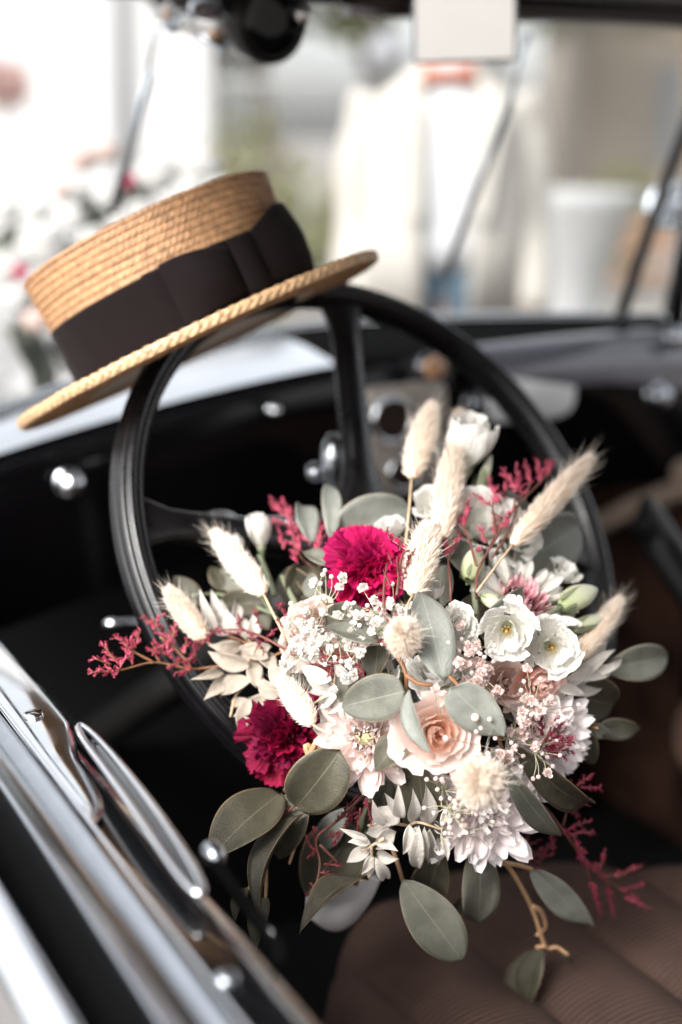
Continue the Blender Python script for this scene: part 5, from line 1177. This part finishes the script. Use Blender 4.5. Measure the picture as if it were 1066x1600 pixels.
bunny((690, 838), (713, 690), 54, [(680, 900, .02)], 'bunny tail in front of the tall white lisianthus', -.02, k=0)
bunny((646, 928), (672, 818), 60, [(632, 985, -.02), (636, 950, -.02)], 'bunny tail beside the magenta carnation', -.03, k=1)
bunny((802, 850), (924, 714), 46, [(745, 925, .0), (775, 885, .0)], 'longest bunny tail pointing up to the right', -.02, k=2)
bunny((634, 1012), (628, 978), 62, [(630, 1050, .02)], 'small round bunny tail on top of the upright grey leaf', -.035, -.075, k=0)
bunny((489, 1132), (438, 1058), 44, [(520, 1145, .0), (505, 1142)], 'short bunny tail over the crimson carnation', -.035, k=1)
bunny((752, 1228), (750, 1216), 84, [(700, 1260, .04)], 'bunny tail pointing at the viewer below the blush rose', -.055, -.105, k=2)
bunny((900, 1030), (970, 936), 42, [(870, 1070, .02)], 'bunny tail at the right edge beside the slim bud', .0, k=0)
bunny((708, 678), (722, 640), 30, [(705, 730, .03)], 'small bunny tail behind the tallest lisianthus', .02, k=1)
bunny((905, 1040), (945, 985), 30, [(870, 1080, .02)], 'thin bunny tail low on the right edge', .01, k=2)

# ---- bleached ruscus ---------------------------------------
def ruscus(stems, leaves, label, m=M_cream, off=0.0):
    o = stem('bleached_ruscus', stems, M_straw_stem, 0.0012, 0.0007, off=off, label=label)
    for i, (b_, t_, w_) in enumerate(leaves): leaf(b_, t_, w_, m, off - .004 + .006 * (i % 3), off - .012 + .010 * (i % 4), 'lance', (-0.4, 0.3, 0.1, 0.5)[i % 4], fold=0.35, bend=(0.1, 0.2, 0.05)[i % 3], parent=o, wav=0.02)
ruscus([[(430, 1080, .01), (385, 1040), (340, 1030)], [(400, 1055), (370, 1085), (360, 1120)], [(385, 1040), (400, 1010)]],
       [((392, 1040), (325, 1018), 30), ((350, 1050), (298, 1062), 16), ((365, 1055), (318, 1095), 26), ((395, 1062), (345, 1090), 28), ((380, 1010), (325, 1008), 24), ((420, 1030), (372, 1012), 26), ((400, 1075), (392, 1028), 26),
        ((395, 1095), (362, 1110), 14), ((398, 1088), (365, 1120), 16), ((392, 1090), (374, 1148), 24), ((420, 1085), (385, 1108), 22), ((430, 1050), (400, 1020), 24), ((450, 1075), (420, 1035), 28), ((440, 1060), (455, 1020), 22), ((425, 1010), (350, 1030), 30), ((365, 1000), (340, 1030), 18), ((435, 1090), (400, 1060), 24)],
       'creamy bleached ruscus sprig at the left over the wheel rim')
ruscus([[(400, 1010, .02), (370, 985, .01), (340, 960, .01)]],
       [((340, 985), (312, 920), 18), ((345, 985), (330, 920), 18), ((355, 985), (345, 935), 20), ((362, 990), (362, 930), 18), ((370, 990), (350, 950), 20), ((395, 1000), (395, 958), 22), ((360, 990), (322, 975), 20), ((385, 1000), (368, 960), 20)],
       'upright bleached ruscus tips behind the leftmost bunny tail', M_creamw)
ruscus([[(540, 1090, .02), (515, 1060), (470, 1040)], [(530, 1080), (505, 1090), (490, 1100)]],
       [((520, 1062), (470, 1040), 26), ((500, 1040), (455, 1005), 26), ((535, 1070), (480, 1082), 26), ((530, 1085), (495, 1112), 22), ((545, 1062), (520, 1028), 18), ((520, 1085), (478, 1060), 22), ((560, 1060), (530, 1085), 18), ((545, 1100), (515, 1115), 24), ((500, 1020), (450, 1035), 24), ((520, 1040), (492, 1022), 18), ((548, 1095), (540, 1135), 26), ((520, 1105), (500, 1130), 20)],
       'white bleached ruscus below the gypsophila', M_creamw, -.015)
ruscus([[(640, 1290, .02), (655, 1285), (695, 1298)], [(640, 1290, .02), (600, 1285), (575, 1290)]],
       [((628, 1278), (622, 1222), 20), ((645, 1285), (645, 1232), 22), ((670, 1290), (665, 1225), 30), ((688, 1292), (700, 1245), 16), ((640, 1288), (630, 1335), 20), ((652, 1290), (640, 1345), 18), ((655, 1290), (654, 1356), 24), ((672, 1295), (685, 1352), 26), ((690, 1298), (700, 1345), 14), ((664, 1292), (670, 1350), 14), ((625, 1285), (585, 1262), 30), ((615, 1285), (572, 1302), 30), ((600, 1290), (582, 1250), 18), ((693, 1298), (706, 1285), 18), ((620, 1270), (600, 1238), 14)],
       'white bleached ruscus sprig under the pale pink chrysanthemum', M_creamw, -.02)
ruscus([[(600, 1310, .0), (580, 1322), (565, 1330)], [(580, 1322), (582, 1345)]],
       [((575, 1310), (530, 1294), 12), ((580, 1318), (543, 1316), 16), ((582, 1324), (541, 1348), 22), ((585, 1316), (620, 1300), 28), ((582, 1335), (565, 1366), 18), ((588, 1335), (624, 1342), 22), ((588, 1340), (604, 1372), 20), ((583, 1338), (592, 1366), 12), ((590, 1322), (622, 1330), 20), ((583, 1340), (576, 1374), 14)],
       'small star shaped bleached ruscus tip at the bottom left', M_creamw, -.035)
ruscus([[(870, 1070, .02), (905, 1060, .01), (940, 1040, .01)]],
       [((890, 1075), (962, 1015), 24), ((900, 1065), (972, 1022), 12), ((880, 1075), (950, 1068), 34), ((885, 1070), (935, 1030), 22), ((870, 1075), (915, 1086), 18), ((895, 1050), (950, 1000), 22), ((880, 1060), (955, 1045), 24)],
       'bleached ruscus tips at the right edge of the bouquet', M_creamw, .008)

# ---- sea lavender sprigs (tiny florets) --------------------
def floret_geo(mb, p, d_, s, rnd):
    x = d_.orthogonal().normalized(); x = Matrix.Rotation(rnd.uniform(0, 6), 3, d_) @ x; y = d_.cross(x)
    V = []
    for q, r in ((0, 0.10), (0.45, 0.24), (0.8, 0.20)):
        for k in range(5):
            a = k * 1.2566; V.append(p + d_ * s * q + (x * math.cos(a) + y * math.sin(a)) * r * s)
    V.append(p + d_ * s * 0.92)
    F = grid_faces(5, 3, True) + [(10 + k, 10 + (k + 1) % 5, 15) for k in range(5)]
    mb.add(V, F)
    V = []
    for k in range(5):
        a = k * 1.2566 + 0.6; o_ = (x * math.cos(a) + y * math.sin(a)); n0 = len(V)
        V += [p + d_ * s * 0.75 + o_ * s * 0.16, p + d_ * s * (1.1 + 0.2 * rnd.random()) + o_ * s * 0.36 - o_.cross(d_) * s * 0.12, p + d_ * s * (1.1 + 0.2 * rnd.random()) + o_ * s * 0.36 + o_.cross(d_) * s * 0.12]
    mb.add(V, [(3 * k, 3 * k + 1, 3 * k + 2) for k in range(5)])
def sprig(stems, spikes, label, m, off=0.0, size=0.0032, seed=0, sm=M_redstem, dens=1.0, anchor=None):
    rnd = random.Random(seed); mb = MB(); fb = MB()
    for p_ in stems: tube(mb, px_path(p_, off), 0.0010, 0.0007, 5)
    for sp in spikes:
        pts = px_path([sp[0], sp[1]] if len(sp) == 2 else list(sp), off, 6); dd = rnd.uniform(-.006, .006); pts = [q + FW * dd for q in pts]
        tube(mb, pts, 0.0006, 0.0004, 5); L = sum((pts[i + 1] - pts[i]).length for i in range(len(pts) - 1)); n_ = max(6, int(L / 0.00125 * dens))
        for k in range(n_):
            q = k / (n_ - 1) * (len(pts) - 1); i = min(int(q), len(pts) - 2); p = pts[i].lerp(pts[i + 1], q - i); ax = (pts[-1] - pts[0]).normalized()
            o_ = Vector((rnd.gauss(0, 1), rnd.gauss(0, 1), rnd.gauss(0, 1))); o_ = (o_ - ax * o_.dot(ax)).normalized()
            floret_geo(fb, p + o_ * size * 0.12, (ax * rnd.uniform(0.7, 1.3) + o_ * 0.7).normalized(), size * rnd.uniform(0.55, 1.15) * (1 - 0.3 * k / n_), rnd)
    o = bp('sea_lavender_sprig', mb.me('sea_lavender_sprig', sm), None, label=label)
    bp('florets', fb.me('florets', m, False), None, o, kind='stuff')
sprig([[(460, 1010, .02), (410, 1030, .01), (325, 1043), (297, 1045), (241, 1035), (189, 1047), (150, 1050)], [(241, 1035), (212, 1020), (195, 1008)], [(300, 1045), (280, 1020), (250, 995)], [(400, 1010, .01), (340, 990), (300, 1000)]],
      [((189, 1047), (143, 1050)), ((172, 1040), (146, 1030)), ((186, 1040), (160, 1008)), ((190, 1042), (200, 1025)), ((208, 1038), (196, 1012)), ((214, 1012), (181, 996)), ((207, 1030), (202, 1000)), ((210, 1012), (219, 984)), ((260, 1005), (238, 1018)),
       ((255, 985), (222, 965)), ((240, 985), (250, 962)), ((262, 1000), (246, 990)), ((300, 1030), (262, 1040)), ((270, 1030), (240, 1010)), ((290, 1020), (292, 998)), ((296, 1040), (310, 1005)), ((262, 1012), (268, 990)), ((250, 1035), (236, 1014)), ((278, 1022), (240, 1004)), ((262, 1020), (264, 1002)), ((300, 1046), (275, 1050)), ((270, 995), (276, 970))],
      'pink sea lavender sprig reaching out left past the wheel rim', M_flor, .0, 0.0042, 41, M_brownstem)
sprig([[(470, 1030, .02), (420, 1000), (380, 985), (335, 985)]],
      [((334, 985), (373, 991)), ((382, 985), (404, 1002)), ((413, 1002), (427, 985)), ((398, 946), (404, 977)), ((372, 958), (378, 985)), ((435, 940), (446, 963)), ((300, 1012), (335, 985)), ((432, 970), (445, 975)), ((404, 1005), (412, 1020)), ((455, 985), (460, 1000)), ((330, 990), (318, 1003))],
      'crimson sea lavender between the ruscus and the dusty rose', M_florm, -.015, 0.0033, 42)
sprig([[(705, 960, .02), (704, 920), (701, 865), (712, 850)], [(745, 935, .01), (744, 918), (749, 887), (776, 840), (803, 796), (843, 755), (860, 735)], [(745, 884), (735, 850), (725, 823), (716, 815)], [(749, 887), (770, 845), (785, 810)], [(776, 840), (771, 800), (770, 780)], [(770, 870), (795, 830), (810, 790)], [(803, 796), (806, 772)], [(785, 810), (768, 800)], [(820, 780), (829, 755)]],
      [((806, 767), (785, 736)), ((817, 774), (806, 730)), ((829, 757), (821, 725)), ((844, 755), (840, 718)), ((850, 748), (866, 718)), ((779, 787), (765, 748)), ((782, 784), (792, 755)), ((766, 791), (738, 770)), ((726, 821), (732, 782)), ((718, 824), (691, 808)), ((722, 820), (706, 795)), ((762, 848), (751, 824)), ((775, 834), (775, 808)), ((786, 824), (798, 800)), ((704, 864), (691, 842)), ((710, 858), (720, 833)), ((700, 870), (700, 845)), ((800, 760), (795, 742)), ((812, 765), (812, 748)), ((845, 752), (856, 725)), ((745, 862), (750, 858)), ((771, 788), (774, 760)), ((715, 812), (714, 798))],
      'tall pink sea lavender sprig in front of the white lisianthus', M_flor, -.015, 0.0039, 43, M_redstem)
sprig([[(520, 900, .03), (470, 870, .02), (450, 800, .02)], [(500, 900, .03), (498, 850, .02)]],
      [((443, 805), (424, 780)), ((455, 808), (443, 781)), ((446, 819), (424, 813)), ((503, 830), (494, 811)), ((497, 864), (500, 830)), ((443, 858), (438, 833)), ((460, 850), (450, 800)), ((470, 860), (462, 820)), ((522, 828), (553, 825)), ((485, 850), (480, 820)), ((490, 870), (505, 840)), ((465, 880), (458, 845)), ((535, 845), (552, 830)), ((478, 845), (470, 812))],
      'blurred pink sea lavender sprig rising at the upper left', M_flor, .02, 0.0042, 44)
sprig([[(560, 1020, .01), (530, 1035), (505, 1035)]],
      [((514, 1030), (497, 1013)), ((514, 1041), (486, 1039)), ((514, 1030), (548, 1025)), ((525, 1039), (508, 1058)), ((553, 1036), (567, 1050)), ((520, 1035), (515, 1055)), ((530, 1030), (530, 1012)), ((520, 1045), (505, 1062)), ((500, 1028), (510, 1040)), ((540, 1040), (548, 1028))],
      'dark crimson sea lavender below the gypsophila', M_florr, -.025, 0.0031, 45)
sprig([[(600, 960, .0), (600, 920), (605, 880)], [(620, 930), (628, 870), (640, 860)]],
      [((584, 932), (607, 923)), ((593, 949), (612, 977)), ((590, 1002), (608, 1002)), ((598, 1008), (604, 998)), ((610, 915), (600, 895)), ((622, 900), (620, 870)), ((632, 895), (640, 870)), ((628, 920), (630, 895)), ((608, 840), (606, 826)), ((615, 955), (628, 972)), ((625, 860), (628, 845)), ((635, 880), (646, 862)), ((612, 880), (606, 865))],
      'fine crimson sea lavender over the magenta carnation', M_florr, -.04, 0.0027, 46)
sprig([[(570, 1240, .02), (530, 1280), (495, 1310), (500, 1350), (490, 1400)], [(570, 1235), (590, 1262)], [(470, 1250), (440, 1275), (400, 1285)], [(500, 1320), (530, 1350)]],
      [((526, 1282), (559, 1241)), ((568, 1253), (605, 1284)), ((563, 1261), (557, 1302)), ((572, 1245), (580, 1285)), ((419, 1274), (460, 1274)), ((450, 1262), (430, 1280)), ((489, 1294), (492, 1318)), ((532, 1298), (520, 1318)), ((477, 1302), (492, 1330)), ((506, 1348), (532, 1350)), ((501, 1360), (545, 1368)), ((485, 1377), (501, 1401)), ((505, 1360), (518, 1388)), ((485, 1401), (493, 1418)), ((495, 1330), (480, 1340)), ((552, 1260), (540, 1292)), ((395, 1275), (400, 1290)), ((500, 1385), (482, 1395)), ((540, 1275), (560, 1268)), ((412, 1296), (408, 1312)), ((512, 1310), (530, 1300))],
      'dark red sea lavender hanging at the bottom left', M_florr, -.02, 0.0028, 47)
sprig([[(820, 1200, .02), (845, 1165, .0), (852, 1155)]],
      [((850, 1160), (868, 1124)), ((855, 1160), (880, 1130)), ((855, 1163), (893, 1148)), ((855, 1165), (900, 1162)), ((855, 1168), (897, 1176)), ((858, 1170), (885, 1184)), ((850, 1168), (868, 1178)), ((845, 1135), (836, 1120)), ((850, 1150), (845, 1120)), ((862, 1150), (873, 1135)), ((840, 1145), (830, 1138)), ((868, 1165), (890, 1160)), ((860, 1158), (886, 1140))],
      'dense crimson sea lavender head on the lower right', M_florm, -.03, 0.0033, 48)
sprig([[(800, 1230, .03), (850, 1260, .02), (875, 1291), (914, 1344), (943, 1370), (979, 1395)], [(880, 1290), (890, 1250)], [(912, 1342), (922, 1375)], [(943, 1370), (953, 1386)], [(925, 1352), (937, 1360)], [(943, 1370), (958, 1367)]],
      [((900, 1226), (923, 1206)), ((905, 1229), (938, 1230)), ((892, 1246), (914, 1254)), ((892, 1260), (902, 1278)), ((861, 1305), (867, 1325)), ((888, 1294), (921, 1281)), ((892, 1303), (926, 1299)), ((875, 1291), (897, 1308)), ((896, 1308), (912, 1353)), ((937, 1360), (944, 1330)), ((958, 1367), (1001, 1350)), ((924, 1375), (936, 1423)), ((953, 1386), (958, 1430)), ((968, 1390), (1003, 1381)), ((975, 1398), (1013, 1416)), ((900, 1240), (890, 1220)), ((890, 1240), (870, 1235)), ((905, 1320), (915, 1350)), ((943, 1372), (930, 1350)), ((860, 1255), (885, 1245)), ((914, 1344), (926, 1356)), ((935, 1362), (948, 1374)), ((985, 1398), (1000, 1405))],
      'crimson sea lavender sprig trailing down to the lower right', M_florm, -.0, 0.0033, 49)
sprig([[(800, 1280, .04), (815, 1320, .03), (850, 1340, .03)]],
      [((800, 1325), (785, 1305)), ((815, 1325), (840, 1310)), ((825, 1345), (850, 1325)), ((838, 1350), (862, 1335)), ((810, 1345), (825, 1355)), ((805, 1310), (795, 1290)), ((820, 1330), (830, 1300)), ((845, 1340), (858, 1318)), ((830, 1350), (845, 1360))],
      'blurred magenta sea lavender behind the trailing sprig', M_florm, .03, 0.0035, 50)

# ---- gypsophila --------------------------------------------
def blossom_me(m, seed):
    rnd = random.Random(seed); mb = MB()
    for k in range(20):
        q = (k + .5) / 20; th = k * 2.399; el = 1.45 - 1.6 * q; M = Matrix.Rotation(th, 4, 'Z') @ Matrix.Rotation(-el, 4, 'Y') @ Matrix.Rotation(rnd.uniform(-.8, .8), 4, 'X')
        V, F, U = strap(1.0, 0.42, 0.5, 0.25, 3, 4, tip=0.1); L = 0.8 + 0.25 * rnd.random(); mb.add([M @ (Vector(v) * L) for v in V], F, U)
    sphere(mb, (0, 0, 0.1), 0.55, 8, 6); return mb.me('blossom', m)
BL = {M_gyp.name: [blossom_me(M_gyp, k) for k in range(3)], M_gypp.name: [blossom_me(M_gypp, k) for k in range(3)]}
def bud_me(m): mb = MB(); sphere(mb, (0, 0, 0), 1, 10, 7, (1, 1, 1.15)); return mb.me('bud', m)
BD = {M_gyp.name: bud_me(M_gyp), M_gypp.name: bud_me(M_gypp)}
def gyps(org, sc, big, small, nodes, label, m, off):
    mb = MB(); pts = []
    nd = [P(n_[0], n_[1], D(n_[0], n_[1], off + .012)) for n_ in nodes]
    root = sum(nd, Vector((0, 0, 0))) / len(nd) + FW * 0.05
    for q in nd: tube(mb, catmull([root, (root + q) / 2 + UP * 0.004, q]), 0.0006, 0.0004, 5)
    items = []
    for arr, isb in ((big, True), (small, False)):
        for it in arr:
            x, y = org[0] + it[0] / sc, org[1] + it[1] / sc; r = (it[2] if len(it) > 2 else (8.2 if isb else 3.1)) * 1.22
            d_ = D(x, y, off + rb.uniform(-.010, .008)); c_ = P(x, y, d_); items.append((c_, r * d_ / FPX, isb))
            q = min(nd, key=lambda n_: (n_ - c_).length); mid = (q + c_) / 2 + Vector((rb.uniform(-1, 1), rb.uniform(-1, 1), rb.uniform(-1, 1))) * 0.002
            tube(mb, catmull([q, mid, c_], 4), 0.00035, 0.00028, 4)
    o = bp('gypsophila_spray', mb.me('gypsophila_spray', M_gypstem), None, label=label)
    for (c_, r, isb) in items:
        ax = (CAM - c_).normalized() + Vector((rb.uniform(-.6, .6), rb.uniform(-.6, .6), rb.uniform(-.3, .8)))
        bp('blossom' if isb else 'bud', rb.choice(BL[m.name]) if isb else BD[m.name], frame(c_, ax, rb.uniform(0, 6), r), o)
gyps((480, 780), 3.553, [(35, 470), (190, 440), (185, 490), (305, 495), (220, 590), (165, 645), (375, 565), (460, 580), (25, 690), (230, 825), (290, 845), (80, 790), (15, 840)],
     [(100, 395), (135, 430), (70, 550), (55, 580), (95, 555), (245, 620), (95, 620), (335, 590), (310, 640), (225, 688), (250, 685), (190, 900), (255, 910), (100, 918), (75, 468), (310, 625), (400, 690)],
     [(510, 945), (545, 970), (530, 1000), (590, 960)], 'white gypsophila spray below the magenta carnation', M_gyp, -.035)
gyps((300, 760), 3.553, [(620, 700), (665, 755), (525, 765), (720, 860), (640, 910), (590, 850), (550, 900, 9), (510, 1000, 11), (620, 820), (660, 870), (680, 820), (600, 920), (700, 790), (740, 850), (600, 760), (560, 1020), (760, 900)],
     [(550, 650), (695, 655), (535, 730), (735, 690), (740, 990), (795, 950), (590, 680), (640, 640), (575, 800), (500, 860)],
     [(470, 985), (490, 1010), (480, 960)], 'white gypsophila spray over the dusty pink rose', M_gyp, -.03)
gyps((560, 1000), 3.553, [(605, 40), (560, 125), (685, 150), (740, 170), (660, 225), (620, 240), (755, 300), (770, 280), (510, 180), (700, 210), (640, 250)],
     [(630, 180), (500, 15), (700, 95), (750, 120), (560, 60), (690, 260)], [(730, 1045), (745, 1060), (722, 1070)], 'pinkish gypsophila between the lisianthus and the blush rose', M_gypp, -.03)
gyps((560, 1000), 3.553, [(925, 340), (910, 400, 8), (910, 460, 11), (1010, 390), (935, 165), (835, 650, 9), (790, 630, 8), (990, 590), (1045, 745), (1000, 420), (1060, 330), (870, 605, 6)],
     [(920, 230), (905, 280), (960, 415), (990, 355), (955, 535), (850, 570), (760, 545), (655, 510), (680, 490), (650, 430, 5.5), (730, 440, 3.5), (485, 545, 4), (1020, 630), (1050, 650), (1000, 760), (970, 770), (905, 705), (720, 630), (670, 635), (940, 520), (1080, 700), (1010, 215), (1100, 560), (1120, 640)],
     [(800, 1150), (790, 1175), (835, 1175), (830, 1120)], 'pinkish gypsophila spray right of the blush rose', M_gypp, -.04)
gyps((560, 1000), 3.553, [(430, 270, 8), (470, 300, 6)], [(805, 760), (565, 850, 4.5), (470, 785), (460, 880), (515, 1000), (595, 950), (580, 1000), (635, 960), (530, 960), (510, 880), (430, 770), (590, 1030, 5), (440, 830), (540, 910), (380, 775)],
     [(690, 1260), (710, 1275), (695, 1235)], 'loose gypsophila buds over the lilac white chrysanthemum', M_gypp, -.035)

# more filler that closes the gaps between the big blooms
mum(530, 1000, D(530, 1000, .02), 56, (-0.2, 0.2, 0.95), 'pale pink bloom almost covered by white gypsophila', M_mum, 70, 61)
rose(470, 1010, D(470, 1010, .018), 40, (-0.4, 0.1, 0.9), 'dusty rose at the left edge of the gypsophila', M_dusty, M_dusty, seed=62)
lisi(700, 1100, D(700, 1100, .02), 44, (0.2, 0.6, 0.8), 'white petals peeping out above the blush rose', seed=63, open_=0.9, stamens=False, n_=8)
mum(812, 1215, D(812, 1215, .01), 60, (0.4, 0.1, 0.9), 'pink petals between the two bluish leaves', M_lilac, 64, 64)
rose(790, 1065, D(790, 1065, .035), 46, (0.2, 0.2, 0.9), 'shaded dusty rose deep behind the pinkish gypsophila', M_dusty, M_dusty, seed=65)
_r = random.Random(8)
def scatter(n_, cx, cy, rx, ry): return [(cx + rx * _r.gauss(0, .5), cy + ry * _r.gauss(0, .5)) for _ in range(n_)]
gyps((0, 0), 1, scatter(20, 525, 985, 62, 60), scatter(16, 530, 975, 70, 66), [(500, 1000), (540, 960), (560, 1000), (490, 960), (520, 1030)], 'fine white gypsophila cloud over the pale pink bloom', M_gyp, -.028)
gyps((0, 0), 1, scatter(12, 745, 1030, 34, 46), scatter(14, 740, 1020, 40, 60), [(735, 1040), (752, 1010), (750, 1070)], 'pinkish gypsophila twigs left of the ruffled lisianthus', M_gypp, -.026)
gyps((0, 0), 1, scatter(16, 832, 1130, 44, 50), scatter(18, 828, 1140, 60, 62), [(820, 1120), (840, 1150), (800, 1160), (850, 1110)], 'pinkish gypsophila cloud over the pink edged chrysanthemum', M_gypp, -.028)
gyps((0, 0), 1, scatter(8, 590, 960, 40, 26), scatter(16, 600, 965, 46, 34), [(590, 975), (610, 950)], 'small gypsophila twig under the magenta carnation', M_gyp, -.03)
gyps((0, 0), 1, [], scatter(30, 715, 1285, 48, 50), [(700, 1260), (730, 1300), (690, 1300)], 'tiny clear buds over the lilac petals', M_gypp, -.05)
# ---- the bound handle --------------------------------------
mb = MB(); tube(mb, catmull([P(566, 1352, 1.01), P(545, 1380, 1.01), P(522, 1410, 1.02), P(512, 1426, 1.025)]), lambda q: 0.0165 + 0.004 * math.sin(q * 3), sides=20)
HD = bp('handle', mb.me('handle', M_ribbonw)); mb = MB()
rr_ = random.Random(3)
for k in range(14):
    o_ = Vector((rr_.gauss(0, 1), rr_.gauss(0, 1), rr_.gauss(0, 1))) * 0.006; tube(mb, [P(640, 1150, 1.0) + o_ * 2, P(600, 1250, 1.0) + o_, P(560, 1350, 1.0) + o_], 0.0025, sides=6)
bp('bound_stems', mb.me('bound_stems', M_greenstem), None, HD, kind='stuff')
